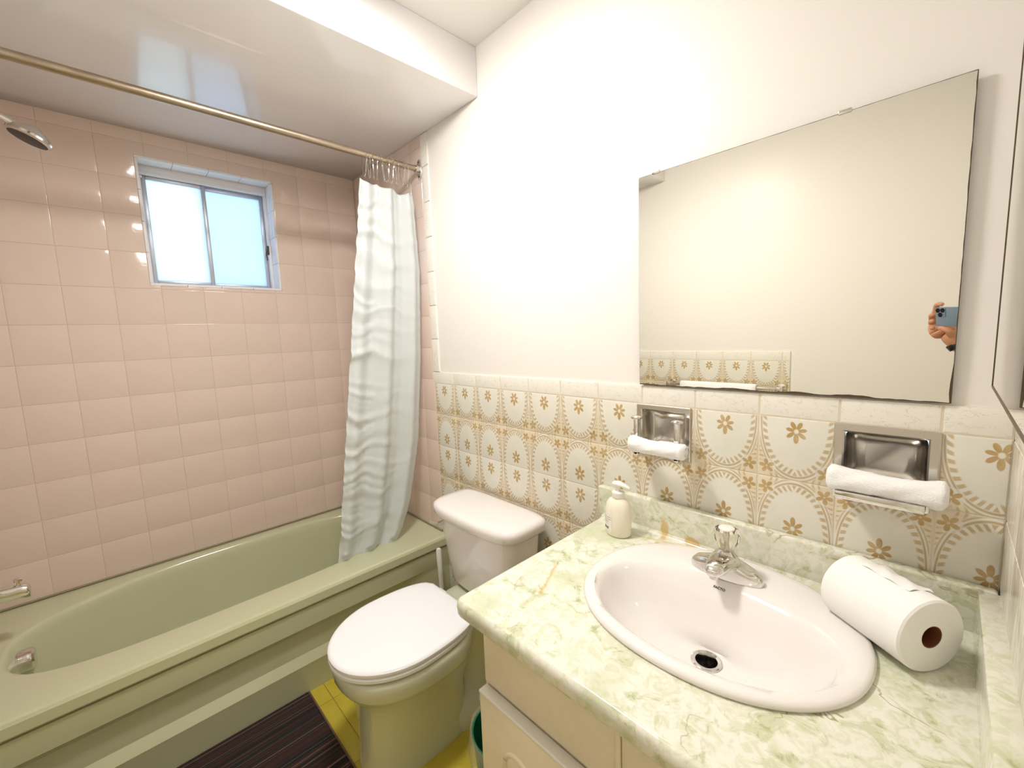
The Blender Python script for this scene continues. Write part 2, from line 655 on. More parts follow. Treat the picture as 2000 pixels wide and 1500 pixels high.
# window wall
WIN = (-0.942, -0.424, 1.630, 2.165)     # y0 y1 z0 z1
wl = obj('wall_left', wall_mesh(YF - 0.1, 0.12, -0.1, ZC, [WIN], -0.20, -T, 'x'), 'pink_grout', smooth=0)
tag(wl, 'pink tiled wall with the small window behind the bathtub', 'wall', kind='structure')
Z0P = 0.413
grout_bed(wl, 'pink_grout', wall_mesh(YF, 0.0, 0.0, ZS, [WIN], -T, -0.0014, 'x'))
yl = [-0.0045 - 0.1505 * k for k in range(0, 11)]
ye = sorted([0.0] + [q for q in yl if q > YF] + [YF])
ye = [q for i, q in enumerate(ye) if i == 0 or q - ye[i - 1] > 0.006]
if -0.0045 in ye and 0.0 not in ye: ye[-1] = 0.0
ze = [Z0P + TP * k for k in range(0, 13)]
ze = [q for q in ze if q < ZS] + [ZS]
def au(iu, a, b): return (a + b) / 2 if b - a > 0.12 else (b - 0.075 if a == YF else (a + b) / 2)
def av(iv, c, d): return (c + d) / 2 if d - c > 0.12 else c + TP / 2
tile_field('wall_tile', 'pink_tile', 'left', ye, ze, TP, TP, lambda u, v: (0, u, v), wl, (au, av), [WIN])

# mirror wall with holes for the two recessed holders
TPH = (1.769, 1.928, 0.998, 1.1475)
SDH = (2.240, 2.4015, 0.997, 1.1475)
wb = obj('wall_back', wall_mesh(-0.14, XW + 0.1, -0.1, ZC, [(TPH[0] + .012, TPH[1] - .012, TPH[2] + .012, TPH[3] - .012), (SDH[0] + .012, SDH[1] - .012, SDH[2] + .012, SDH[3] - .012)], T, 0.14, 'y'), 'wall_paint', smooth=0)
tag(wb, 'cream painted wall with floral tile wainscot behind the toilet', 'wall', kind='structure')
_h = [(TPH[0] + .012, TPH[1] - .012, TPH[2] + .012, TPH[3] - .012), (SDH[0] + .012, SDH[1] - .012, SDH[2] + .012, SDH[3] - .012)]
grout_bed(wb, 'grout', wall_mesh(0.704, XW, 0.0, 1.2005, _h, 0.0013, T, 'y'))
grout_bed(wb, 'pink_grout', wall_mesh(0.0, 0.704, 0.0, ZS, [], 0.0014, T, 'y'))
xe = frange(0.0, 0.694, TP)
xe2 = frange(0.0, 0.705, TP)
zl = [q for q in ze if q < 1.15] + [1.164]
pk = dict(parent=wb)
tile_field('wall_tile', 'pink_tile', 'back', xe, [q for q in ze if q > 1.16], TP, TP, lambda u, v: (u, 0, v), wb, (lambda i, a, b: (a + b) / 2 if b - a > .12 else a + TP / 2, av))
tile_field('wall_tile', 'pink_tile', 'back', xe2, [q for q in ze if q < 1.17], TP, TP, lambda u, v: (u, 0, v), wb, (lambda i, a, b: (a + b) / 2 if b - a > .12 else a + TP / 2, av))
# decor tiles
xd = [XD + DP * k for k in range(0, 12)] + [XW]
zd = [1.147, 1.0005, 0.8475, 0.6955, 0.5435, 0.3915, 0.2395, 0.0875, 0.0]
zd = zd[::-1]
def dv(iv, c, d):
    k = len(zd) - 2 - iv           # 0 = top row
    if k == 0: return c + 0.0765
    if d - c < 0.12: return d - 0.076
    return (c + d) / 2
def dfl(iv): return (len(zd) - 2 - iv) % 2 == 1
tile_field('floral_tile', 'decor_tile', 'back', xd, zd, DP, DP, lambda u, v: (u, 0, v), wb, (lambda i, a, b: a + DP / 2, dv), [TPH, SDH], dfl)


def border_piece(w, h, round_top=0.004):
    return tile_mesh(rect(-w / 2, w / 2, -h / 2, h / 2), 'border_tile', T, 0.003, 0.0008, 'border_tile')


BT = 1.2015
for k in range(0, 12):
    a0 = XD + DP * k; b0 = min(a0 + DP, XW)
    if k == 0: a0 = 0.694
    place_tile('border_tile', border_piece(b0 - a0, BT - 1.147), 'back', ((a0 + b0) / 2, 0, (BT + 1.147) / 2), wb)
zz = BT
while zz < ZS - 0.01:
    z1 = min(zz + 0.1541, ZS)
    place_tile('border_tile', border_piece(0.056, z1 - zz), 'back', (0.722, 0, (zz + z1) / 2), wb)
    zz = z1
obj('caulk_line', tube([(0.0, -0.002, 0.4105), (0.70, -0.002, 0.4105)], 0.004, 6), 'caulk', wb)
obj('caulk_line', tube([(0.002, 0.0, 0.4105), (0.002, YF, 0.4105)], 0.004, 6), 'caulk', wl)

# right wall
wr = obj('wall_right', box(XW + T, XW + 0.1, YF - 0.1, 0.12, -0.1, ZC), 'wall_paint', smooth=0)
tag(wr, 'cream side wall beside the vanity', 'wall', kind='structure')
grout_bed(wr, 'grout', box(XW + 0.0013, XW + T, YF, 0.0, 0.86, BT - 0.001))
ry = frange(YF, 0.0, DP)
rz = [0.873, 1.0005, 1.147, BT]
for i in range(len(ry) - 1):
    for j in range(len(rz) - 1):
        w = ry[i + 1] - ry[i]; h = rz[j + 1] - rz[j]
        place_tile('wall_tile', tile_mesh(rect(-w / 2, w / 2, -h / 2, h / 2), 'streaky_tile', T, 0.0018, 0.0009, 'wall_tile'), 'right', (XW, (ry[i] + ry[i + 1]) / 2, (rz[j] + rz[j + 1]) / 2), wr)

# wall opposite the mirror
XE = 1.81
wf = obj('wall_front', box(-0.14, XW + 0.1, YF - 0.1, YF - T, -0.1, ZC), 'wall_paint', smooth=0)
tag(wf, 'cream wall seen in the mirror, with a floral tile strip', 'wall', kind='structure')
grout_bed(wf, 'grout', box(0.704, XE - 0.001, YF - T, YF - 0.0013, 0.0, BT - 0.001))
grout_bed(wf, 'pink_grout', box(0.0, 0.704, YF - T, YF - 0.0014, 0.0, ZS))
# measured from the right: joints at XE - 0.039 - k * DP  (local x runs towards -x)
xo = sorted([XE, *[XE - 0.039 - DP * k for k in range(0, 8)], 0.705])
xo = [q for i, q in enumerate(xo) if i == 0 or q - xo[i - 1] > 0.02]
for iu in range(len(xo) - 1):
    a0, b0 = xo[iu], xo[iu + 1]
    place_tile('border_tile', border_piece(b0 - a0, BT - 1.147), 'front', ((a0 + b0) / 2, YF, (BT + 1.147) / 2), wf)
    for iv in range(len(zd) - 1):
        c0, d0 = zd[iv], zd[iv + 1]
        cu = b0 - DP / 2 if (b0 < XE - 0.01) else a0 + DP / 2
        if b0 - a0 > 0.12: cu = (a0 + b0) / 2
        cv = dv(iv, c0, d0); f = dfl(iv)
        pts = [(-(p[0] - cu), p[1] - cv) for p in rect(a0, b0, c0, d0)][::-1]
        if f: pts = [(-p[0], -p[1]) for p in pts]
        place_tile('floral_tile', tile_mesh(pts, 'decor_tile', name='floral_tile'), 'front', (cu, YF, cv), wf, f)
for iu in range(len(xe2) - 1):
    for iv in range(len(ze) - 1):
        a0, b0, c0, d0 = xe2[iu], xe2[iu + 1], ze[iv], ze[iv + 1]
        w, h = b0 - a0, d0 - c0
        place_tile('wall_tile', tile_mesh(rect(-w / 2, w / 2, -h / 2, h / 2), 'pink_tile', name='wall_tile'), 'front', ((a0 + b0) / 2, YF, (c0 + d0) / 2), wf)

# ------------------------------------------------------------------ window
y0, y1, z0, z1 = WIN
wn = thing('window_1', 'small sliding frosted window set in the pink tile', 'window', (-0.10, (y0 + y1) / 2, z0), kind='structure')
def wpart(name, bm, mat, parent=wn, smooth=35):
    o = obj(name, bm, mat, parent, smooth=smooth)
    if parent == wn: o.matrix_parent_inverse = Matrix.Translation((0.10, -(y0 + y1) / 2, -z0))
    return o
rv = bmesh.new()
# white tile reveal, pieces with joints
def reveal(a):
    wpart('reveal_tile', box(*a, 0.0015, 1), 'white_paint')
for k in range(4):
    ya = y0 + (y1 - y0) * k / 4; yb = y0 + (y1 - y0) * (k + 1) / 4
    reveal((-0.030, 0.002, ya, yb - 0.0012, z1 - 0.010, z1))
    reveal((-0.085, -0.032, ya, yb - 0.0012, z1 - 0.010, z1))
    reveal((-0.085, 0.002, ya, yb - 0.0012, z0, z0 + 0.010))
for k in range(4):
    za = z0 + 0.010 + (z1 - z0 - 0.02) * k / 4; zb = z0 + 0.010 + (z1 - z0 - 0.02) * (k + 1) / 4
    for (q0, q1) in ((y0, y0 + 0.010), (y1 - 0.010, y1)):
        reveal((-0.030, 0.002, q0, q1, za, zb - 0.0012))
        reveal((-0.085, -0.032, q0, q1, za, zb - 0.0012))
fr = bmesh.new()
bx(fr, -0.150, -0.085, y0, y1, z1 - 0.045, z1, 0.002)
bx(fr, -0.150, -0.085, y0, y1, z0, z0 + 0.022, 0.002)
bx(fr, -0.150, -0.085, y0, y0 + 0.020, z0 + 0.02, z1 - 0.04, 0.002)
bx(fr, -0.150, -0.085, y1 - 0.020, y1, z0 + 0.02, z1 - 0.04, 0.002)
wpart('frame', fr, 'white_paint')
wpart('head_track', box(-0.088, -0.078, y0 + 0.012, y1 - 0.012, z1 - 0.052, z1 - 0.036, 0.003), 'white_paint')
ym = (y0 + y1) / 2 - 0.018
zb, zt = z0 + 0.022, z1 - 0.046
def sash(ya, yb, x, mat, pane):
    s = bmesh.new()
    w = 0.016
    bx(s, x - .008, x + .008, ya, ya + w, zb, zt, 0.002)
    bx(s, x - .008, x + .008, yb - w, yb, zb, zt, 0.002)
    bx(s, x - .008, x + .008, ya + w, yb - w, zb, zb + 0.012, 0.002)
    bx(s, x - .008, x + .008, ya + w, yb - w, zt - 0.020, zt, 0.002)
    f = wpart('sash', s, mat)
    obj('pane', box(x - .002, x + .002, ya + w - .003, yb - w + .003, zb + .008, zt - .016), pane, f, smooth=0)
sash(y0 + 0.020, ym + 0.010, -0.100, 'aluminium', 'frosted_glass')
sash(ym - 0.010, y1 - 0.020, -0.122, 'aluminium', 'frosted_glass_far')
lt = bmesh.new()
bx(lt, -0.096, -0.084, y1 - 0.028, y1 - 0.018, zb + 0.17, zb + 0.215, 0.002)
tube([(-0.086, y1 - 0.026, zb + 0.20), (-0.082, y1 - 0.034, zb + 0.17), (-0.084, y1 - 0.030, zb + 0.14)], 0.003, 8, bm=lt)
wpart('latch', lt, 'dark_latch')
wpart('bumper', box(-0.094, -0.084, y0 + 0.012, y0 + 0.026, zt - 0.02, zt, 0.003), 'aluminium')

# ------------------------------------------------------------------ ceiling lamp
LX, LY = 1.40, -0.60
la = thing('ceiling_lamp', 'round flush ceiling lamp beside the soffit', 'lamp', (LX, LY, ZC))
obj('shield_pan', lathe([(0.03, -0.0), (0.120, -0.001), (0.138, -0.03), (0.140, -0.117), (0.134, -0.117), (0.130, -0.035)], 48), 'white_paint', la)  # unseen pan, rim deepened to keep lamp light off the nearby walls
obj('glass_dish', lathe([(0.125, -0.105), (0.1325, -0.116), (0.124, -0.127), (0.090, -0.142), (0.045, -0.150), (0.006, -0.152)], 48), 'lamp_glass', la)  # unseen dish, flattened so more light goes down than sideways
obj('finial', lathe([(0.006, -0.150), (0.009, -0.155), (0.006, -0.166), (0.002, -0.168)], 16), 'chrome', la)

# ------------------------------------------------------------------ bathtub
TB = thing('bathtub', 'sage green enamel bathtub along the pink tiled wall', 'bathtub', (0.37, -0.77, 0.0))
def tpart(name, bm, mat, smooth=35):
    o = obj(name, bm, mat, TB, smooth=smooth)
    o.matrix_parent_inverse = Matrix.Translation((-0.37, 0.77, 0))
    return o
ZR = 0.405
def egg(x0, x1, ya, yb, z, N=96, nl=2.15, nr=3.2):
    """basin outline: ya = far end by the mirror wall, yb = drain end"""
    cx = (x0 + x1) / 2; ax = (x1 - x0) / 2
    cy = -0.86
    out = []
    for k in range(N):
        t = 2 * PI * k / N
        c, s_ = math.cos(t), math.sin(t)
        n = nr if s_ >= 0 else (3.4 if c > 0 else 1.95)
        b = (ya - cy) if s_ >= 0 else (cy - yb)
        out.append(Vector((cx + ax * math.copysign(abs(c) ** (2 / n), c), cy + b * math.copysign(abs(s_) ** (2 / n), s_), z)))
    return out
def rect_ring(x0, x1, y0_, y1_, z, ref, cx, cy):
    out = []
    for p in ref:
        dx, dy = p.x - cx, p.y - cy
        tx = ((x1 - cx) / dx) if dx > 1e-9 else ((x0 - cx) / dx if dx < -1e-9 else 1e9)
        ty = ((y1_ - cy) / dy) if dy > 1e-9 else ((y0_ - cy) / dy if dy < -1e-9 else 1e9)
        t = min(tx, ty)
        out.append(Vector((cx + dx * t, cy + dy * t, z)))
    # snap nearest to corners
    for c in ((x0, y0_), (x0, y1_), (x1, y0_), (x1, y1_)):
        i = min(range(len(out)), key=lambda k: (out[k].x - c[0]) ** 2 + (out[k].y - c[1]) ** 2)
        out[i] = Vector((c[0], c[1], z))
    return out
e0 = egg(0.045, 0.612, -0.085, -1.452, ZR)
rings = [rect_ring(0.001, 0.735, YF + 0.001, -0.001, ZR, e0, 0.33, -0.86)]
rings.append(egg(0.040, 0.617, -0.080, -1.457, ZR))
for ins, z in ((0.000, ZR - 0.001), (0.006, ZR - 0.005), (0.011, ZR - 0.014), (0.016, ZR - 0.04), (0.030, 0.25), (0.048, 0.15), (0.066, 0.10), (0.095, 0.075), (0.135, 0.066)):
    rings.append(egg(0.045 + ins, 0.612 - ins, -0.085 - ins * 1.6, -1.452 + ins * 1.1, z))
tpart('basin', loft(rings, False, True), 'tub_enamel', 60)
# apron: profile swept along the tub
def prof(k):     # k = 0 plain, 1 full recess
    q = 0.022 * k
    return [(0.735, ZR), (0.744, ZR - 0.004), (0.749, ZR - 0.013), (0.750, 0.362), (0.748, 0.357), (0.731, 0.355), (0.731, 0.3495), (0.742, 0.348),
            (0.741, 0.272), (0.739 - q * 0.35, 0.264), (0.739 - q, 0.246), (0.7385 - q, 0.154), (0.737, 0.120), (0.736, 0.115), (0.731, 0.0), (0.60, 0.0)]
rings = []
for yy, k in ((YF + 0.001, 1), (-0.35, 1), (-0.24, 0.75), (-0.14, 0.0), (-0.001, 0)):
    rings.append([Vector((p[0], yy, p[1])) for p in prof(k)])
bm = loft(rings, False, False, closed=False)
tpart('apron', bm, 'tub_enamel', 22)
ov = bmesh.new()
lathe([(0.004, 0.052), (0.030, 0.052), (0.036, 0.046), (0.038, 0.010), (0.034, 0.0)], 28, (0.30, -1.445, 0.335), ov, axis='Y')
bmesh.ops.scale(ov, vec=(1, -1, 1), space=Matrix.Translation((-0.30, 1.445, -0.335)), verts=ov.verts)
tpart('overflow_cover', ov, 'chrome')

# bath spout on the end wall
sp = thing('bath_spout', 'chrome bath spout over the near end of the tub', 'faucet', (0.33, YF, 0.59))
bm = bmesh.new()
rg = []
for yy, w, zt_, zb_ in ((0.0, 0.030, 0.034, -0.034), (0.012, 0.030, 0.034, -0.034), (0.015, 0.024, 0.030, -0.026), (0.09, 0.022, 0.026, -0.022), (0.145, 0.022, 0.022, -0.024), (0.160, 0.021, 0.016, -0.030), (0.165, 0.017, 0.006, -0.030)):
    cz = (zt_ + zb_) / 2; hz = (zt_ - zb_) / 2
    rg.append([Vector((w * math.copysign(abs(math.cos(t)) ** 0.7, math.cos(t)), yy, cz + hz * math.copysign(abs(math.sin(t)) ** 0.7, math.sin(t)))) for t in [2 * PI * k / 24 for k in range(24)]])
obj('spout_body', loft(rg), 'chrome', sp)
obj('diverter_knob', lathe([(0.004, 0.015), (0.004, 0.030), (0.010, 0.032), (0.010, 0.040), (0.004, 0.043)], 16, (0, 0.142, 0)), 'chrome', sp)

# shower head
sh = thing('overhead_shower', 'chrome shower head on a bent arm above the tub', 'shower head', (0.33, YF, 2.06))
obj('wall_flange', lathe([(0.03, 0.0), (0.028, 0.008), (0.012, 0.012)], 24, (0, 0, 0), axis='Y'), 'chrome', sh)
bpy.data.objects[sh.children[0].name].scale.y = -1
obj('arm', tube([(0, 0.0, 0), (0, 0.10, 0.02), (0, 0.18, 0.034), (0, 0.24, 0.036), (0, 0.275, 0.028), (0, 0.295, 0.016)], [0.010] * 4 + [0.011, 0.014], 14), 'chrome', sh)
bm = lathe([(0.004, 0.030), (0.016, 0.026), (0.026, 0.018), (0.046, 0.004), (0.054, -0.006), (0.054, -0.013), (0.048, -0.017)], 32)
hd = obj('head', bm, 'chrome', sh, (0, 0.328, -0.010))
hd.rotation_euler = (math.radians(-24), 0, 0)
fc = obj('spray_face', lathe([(0.0475, -0.0165), (0.040, -0.019), (0.002, -0.020)], 32), 'dark_latch', hd)

# ------------------------------------------------------------------ curtain rod, rings, curtain
RX, RZ = 0.686, 2.120
rod = thing('curtain_rod', 'tarnished metal shower curtain rod spanning the tub', 'curtain rod', (RX, 0, RZ))
obj('outer_tube', tube([(0, YF + 0.004, 0), (0, -0.235, 0)], 0.0135, 20), 'aged_rod', rod)
obj('inner_tube', tube([(0, -0.24, 0), (0, -0.006, 0)], 0.0118, 20), 'aged_rod', rod)
def flange(yy, sgn):
    f = bmesh.new()
    rr = [[Vector((0.019 * math.cos(t) * q, yy + sgn * d_, 0.044 * math.sin(t) * q)) for t in [2 * PI * k / 24 for k in range(24)]] for q, d_ in ((1.0, 0.001), (1.0, 0.004), (0.85, 0.007))]
    loft(rr, bm=f)
    tube([(0, yy + sgn * 0.004, 0), (0, yy + sgn * 0.026, 0)], 0.0165, 18, bm=f)
    o = obj('flange', f, 'brushed_chrome', rod)
    for zz_ in (-0.031, 0.031):
        obj('screw', lathe([(0.004, 0.0), (0.004, 0.002), (0.002, 0.003)], 10, (0, yy + sgn * 0.0065, zz_), axis='Y'), 'dark_latch', o)
flange(0.0, -1); flange(YF, 1)

NR = 11
ring_mesh = None
curt_top = 2.016
for k in range(NR):
    ty = k / (NR - 1)
    yy = -0.262 + 0.190 * ty + random.uniform(-.004, .004)
    if ring_mesh is None:
        path = []
        for q in range(26):
            t = 2 * PI * q / 26
            w = 0.0185 if math.sin(t) > 0 else 0.013
            path.append((w * math.cos(t), 0, 0.052 * math.sin(t) - 0.037))
        ring_mesh = finish(tube(path, 0.0013, 6, True), 'curtain_ring')
        ring_mesh.materials.append(M['chrome'])
    o = obj('curtain_ring', ring_mesh, None, None, (RX, yy, RZ))
    o.rotation_euler = (random.uniform(-.10, .10), 0, random.uniform(-.5, .5))
    tag(o, 'thin wire curtain ring bunched on the rod with its neighbours', 'curtain ring', 'curtain rings on the shower rod')

NU, NV = 110, 170
bm = bmesh.new()
grid = []
def lerp(a, b, t): return a + (b - a) * t
def prof_y(v):
    # left and right edge of the curtain (y) as it drops, v 0 top .. 1 bottom
    left = lerp(-0.300, -0.492, min(1, v * 1.02))
    pts = [(0, -0.046), (0.2, -0.022), (0.45, -0.032), (0.68, -0.060), (0.85, -0.115), (0.93, -0.165), (1.0, -0.235)]
    for (a0, r0), (b0, r1) in zip(pts, pts[1:]):
        if a0 <= v <= b0: return left, lerp(r0, r1, (v - a0) / (b0 - a0))
    return left, pts[-1][1]
rnd = random.Random(3)
wr_ = [(rnd.uniform(0, 1), rnd.uniform(0.004, 0.012), rnd.uniform(-.5, .5), rnd.uniform(0.5, 1.0)) for _ in range(90)]
for j in range(NV + 1):
    v = j / NV
    zt_ = curt_top - v * (curt_top - 0.345)
    L, Rr = prof_y(v)
    row = []
    for i in range(NU + 1):
        u = i / NU
        yy = lerp(L, Rr, u)
        fold = math.sin(u * 2 * PI * 2.6 - 0.6 + 0.5 * math.sin(v * 3.0)) * (0.014 + 0.006 * v) + math.sin(u * 2 * PI * 5.8 + 1.7 + v) * 0.004
        fold *= 0.45 + 0.55 * min(1, u * 5 + 0.2)
        xx = lerp(0.684, 0.600, v ** 1.1) + fold
        wr = 0.0
        for (vc, wd, sl, am) in wr_:
            dd = (v - vc - sl * 0.05 * u - 0.01 * math.sin(u * 9 + vc * 20)) / wd
            if abs(dd) < 3: wr += am * math.exp(-dd * dd)
        xx += wr * 0.0058 * max(0.22, 1 - u * 1.0)
        yy += math.cos(u * 2 * PI * 3.3 + 0.5) * 0.010 * (1 - u)
        zz_ = zt_ - 0.020 * u * (1 - v) + 0.006 * math.sin(u * 2 * PI * 3.3 + 1.0) * (1 - v)
        xx = min(xx, 0.612) if v > 0.95 else xx
        row.append(bm.verts.new((xx, min(yy, -0.006), zz_)))
    grid.append(row)
for j in range(NV):
    for i in range(NU):
        bm.faces.new((grid[j][i], grid[j][i + 1], grid[j + 1][i + 1], grid[j + 1][i]))
cu = obj('shower_curtain', bm, 'curtain_plastic', smooth=180)
tag(cu, 'translucent white plastic shower curtain gathered at the end of the rod', 'curtain')
md = cu.modifiers.new('thickness', 'SOLIDIFY'); md.thickness = 0.0006

# ------------------------------------------------------------------ toilet
TX = 1.190
to = thing('toilet', 'toilet with white closed lid and tank between tub and vanity', 'toilet', (TX, 0, 0))
def ering(y_b, y_f, w, z, n=2.4, N=64):
    cy = (y_b + y_f) / 2
    cy = y_b + (y_f - y_b) * 0.46
    return sup(0, cy, w, y_b - cy, n, z, N, cy - y_f)
rings = [ering(-0.27, -0.665, 0.116, 0.0, 2.9), ering(-0.27, -0.665, 0.116, 0.015, 2.9), ering(-0.29, -0.662, 0.111, 0.04, 2.9), ering(-0.30, -0.660, 0.111, 0.10, 2.8),
         ering(-0.30, -0.662, 0.120, 0.17, 2.7), ering(-0.29, -0.668, 0.134, 0.22, 2.6), ering(-0.28, -0.680, 0.152, 0.262, 2.5), ering(-0.275, -0.692, 0.165, 0.290), ering(-0.272, -0.700, 0.173, 0.305), ering(-0.27, -0.712, 0.184, 0.318),
         ering(-0.27, -0.722, 0.190, 0.335), ering(-0.27, -0.724, 0.191, 0.372), ering(-0.272, -0.720, 0.187, 0.382), ering(-0.28, -0.71, 0.178, 0.386)]
obj('bowl', loft(rings), 'sage_porcelain', to, smooth=60)
# rear foot and trapway bulge
rings = [sup(0, -0.235, 0.132, 0.125, 2.5, 0.0, 48, 0.20), sup(0, -0.235, 0.132, 0.125, 2.5, 0.025, 48, 0.20), sup(0, -0.235, 0.124, 0.117, 2.5, 0.060, 48, 0.19), sup(0, -0.235, 0.105, 0.100, 2.5, 0.080, 48, 0.15), sup(0, -0.225, 0.080, 0.080, 2.5, 0.10, 48, 0.13), sup(0, -0.205, 0.076, 0.075, 2.6, 0.20, 48, 0.13), sup(0, -0.19, 0.100, 0.13, 3, 0.29, 48), sup(0, -0.18, 0.125, 0.15, 4, 0.335, 48), sup(0, -0.175, 0.13, 0.145, 4, 0.358, 48), sup(0, -0.175, 0.124, 0.14, 4, 0.364, 48)]
obj('base', loft(rings), 'sage_porcelain', to, smooth=60)
for sx_ in (-1, 1):
    obj('bolt_cap', lathe([(0.017, 0.0), (0.017, 0.010), (0.012, 0.018), (0.003, 0.021)], 18, (sx_ * 0.105, -0.27, 0.060)), 'porcelain', to)
def lid_outline(z, ins=0.0, N=60, back=-0.300, front=-0.735, wb_=0.118, wm=0.188):
    pts = []
    cy = -0.515
    for k in range(N + 1):            # front half-ellipse from +x to -x via front
        t = -PI * k / N
        pts.append(((wm - ins) * math.cos(t), cy + (cy - front - ins) * math.sin(t) * (1.0)))
    # sides up to the back edge
    side = []
    for k in range(1, 15):
        q = k / 14
        yy = cy + (back - ins - cy) * q
        w = wb_ + (wm - wb_) * math.sqrt(max(0, 1 - q ** 2.4))
        side.append((w - ins, yy))
    left = [(-w, yy) for w, yy in side]
    right = [(w, yy) for w, yy in side][::-1]
    return [Vector((p[0], p[1], z)) for p in pts + left + right]
st = obj('seat', loft([lid_outline(0.391, 0.007, back=-0.318), lid_outline(0.394, 0.001, back=-0.318), lid_outline(0.404, 0.000, back=-0.318), lid_outline(0.4085, 0.006, back=-0.318)]), 'seat_plastic', to, smooth=40)
ld = obj('lid', loft([lid_outline(0.4090, 0.008), lid_outline(0.4125, 0.001), lid_outline(0.421, 0.0), lid_outline(0.4265, 0.004), lid_outline(0.4285, 0.012), lid_outline(0.429, 0.04)]), 'seat_plastic', to, smooth=40)
for sx_ in (-1, 1):
    hb = bmesh.new()
    bx(hb, sx_ * 0.075 - 0.022, sx_ * 0.075 + 0.022, -0.318, -0.285, 0.384, 0.412, 0.005, 2)
    obj('hinge', hb, 'seat_plastic', to)
def tring(w, yb, yf, z, n=5.0, N=72):
    cy = -0.10
    out = []
    for p in sup(0, cy, w, yb - cy, n, z, N, cy - yf):
        if p.y < cy:      # bowed front
            p.y -= 0.0
            p.y = cy + (p.y - cy) * (1.0 - 0.10 * (p.x / w) ** 2)
        out.append(p)
    return out
rings = [tring(0.150, -0.045, -0.175, 0.364), tring(0.172, -0.04, -0.190, 0.368), tring(0.184, -0.035, -0.200, 0.385), tring(0.196, -0.03, -0.210, 0.47), tring(0.212, -0.028, -0.222, 0.60), tring(0.217, -0.026, -0.226, 0.665)]
obj('tank', loft(rings), 'porcelain', to, smooth=60)
rings = [tring(0.220, -0.024, -0.225, 0.655, 5.2), tring(0.238, -0.020, -0.242, 0.657, 5.2), tring(0.243, -0.018, -0.248, 0.665, 5.2), tring(0.245, -0.016, -0.250, 0.685, 5.2), tring(0.241, -0.018, -0.246, 0.697, 5.2), tring(0.229, -0.026, -0.234, 0.7035, 5.2), tring(0.200, -0.04, -0.21, 0.706, 5.2)]
obj('tank_lid', loft(rings), 'porcelain', to, smooth=60)
lv = bmesh.new()
tube([(-0.165, -0.212, 0.625), (-0.165, -0.235, 0.625)], 0.009, 12, bm=lv)
tube([(-0.165, -0.233, 0.625), (-0.205, -0.233, 0.618), (-0.222, -0.231, 0.616)], [0.006, 0.005, 0.007], 10, bm=lv)
obj('flush_lever', lv, 'chrome', to)

# toilet brush behind the bowl
br = thing('toilet_brush', 'white handled toilet brush standing between tub and toilet', 'toilet brush', (0.795, -0.085, 0))
obj('holder', lathe([(0.040, 0.0), (0.042, 0.006), (0.034, 0.03), (0.036, 0.13), (0.038, 0.135), (0.033, 0.135), (0.031, 0.02)], 28), 'white_plastic', br)
obj('handle', tube([(0, 0, 0.03), (-0.002, 0, 0.12), (-0.006, 0.0, 0.25), (-0.010, 0.0, 0.372), (-0.010, 0, 0.378)], [0.010, 0.010, 0.0115, 0.0125, 0.009], 16), 'white_plastic', br)

# waste bin with a bag
bn = thing('waste_bin', 'green waste bin lined with a clear plastic bag beside the vanity', 'bin', (1.585, -0.405, 0))
obj('bucket', lathe([(0.078, 0.0), (0.080, 0.005), (0.098, 0.245), (0.101, 0.25), (0.096, 0.25), (0.076, 0.01)], 40), 'bin_green', bn)
rb = random.Random(5)
rings = []
for (r_, z_, j_) in ((0.092, 0.17, .004), (0.100, 0.252, .003), (0.104, 0.258, .003), (0.107, 0.250, .004), (0.110, 0.20, .008), (0.112, 0.15, .010), (0.109, 0.115, .012), (0.105, 0.095, .012)):
    ph = rb.uniform(0, 6)
    ring = []
    for k in range(72):
        t = 2 * PI * k / 72
        q = r_ + j_ * (0.6 * math.sin(t * 7 + ph) + 0.4 * math.sin(t * 17 + ph * 2)) * 0.6 + rb.uniform(-.2, .2) * j_
        ring.append(Vector((q * math.cos(t), q * math.sin(t), z_ + j_ * math.sin(t * 5 + ph))))
    rings.append(ring)
obj('bag', loft(rings, False, False), 'bag_plastic', bn, smooth=60)

# floor rug
rg_ = thing('striped_rug', 'dark brown and black striped rug on the floor by the bathtub', 'rug', (0.94, -1.09, 0))
o = obj('pile', box(-0.205, 0.215, -0.44, 0.405, 0.0005, 0.009, 0.003, 2), 'rug_weave', rg_)
e = bmesh.new()
bx(e, -0.205, 0.220, 0.405, 0.412, 0.0005, 0.0095, 0.003)
bx(e, 0.215, 0.222, -0.44, 0.412, 0.0005, 0.0095, 0.003)
obj('bound_edge', e, 'rug_edge', rg_)

# ------------------------------------------------------------------ vanity
VX, VF = 1.715, -0.575
va = thing('vanity_cabinet', 'cream vanity cabinet under the marbled counter', 'cabinet', (VX, 0, 0))
def vpart(name, bm, mat, parent=None, smooth=35):
    o = obj(name, bm, mat, parent or va, smooth=smooth)
    if not parent: o.matrix_parent_inverse = Matrix.Translation((-VX, 0, 0))
    return o
cb = bmesh.new()
bx(cb, VX, VX + 0.018, VF, -0.002, 0.0, 0.735)
bx(cb, XW - 0.020, XW - 0.002, VF, -0.002, 0.0, 0.735)
bx(cb, VX + 0.018, XW - 0.020, -0.020, -0.002, 0.09, 0.60)
bx(cb, VX + 0.018, XW - 0.020, VF + 0.018, -0.020, 0.09, 0.105)
bx(cb, VX + 0.018, XW - 0.020, VF + 0.06, VF + 0.075, 0.0, 0.09)
bx(cb, VX + 0.018, XW - 0.020, VF, VF + 0.018, 0.575, 0.735)
bx(cb, VX + 0.018, VX + 0.04, VF, VF + 0.018, 0.09, 0.575)
bx(cb, 2.050, 2.072, VF, VF + 0.018, 0.09, 0.575)
bx(cb, XW - 0.05, XW - 0.020, VF, VF + 0.018, 0.09, 0.575)
vpart('body', cb, 'cabinet_paint', smooth=0)
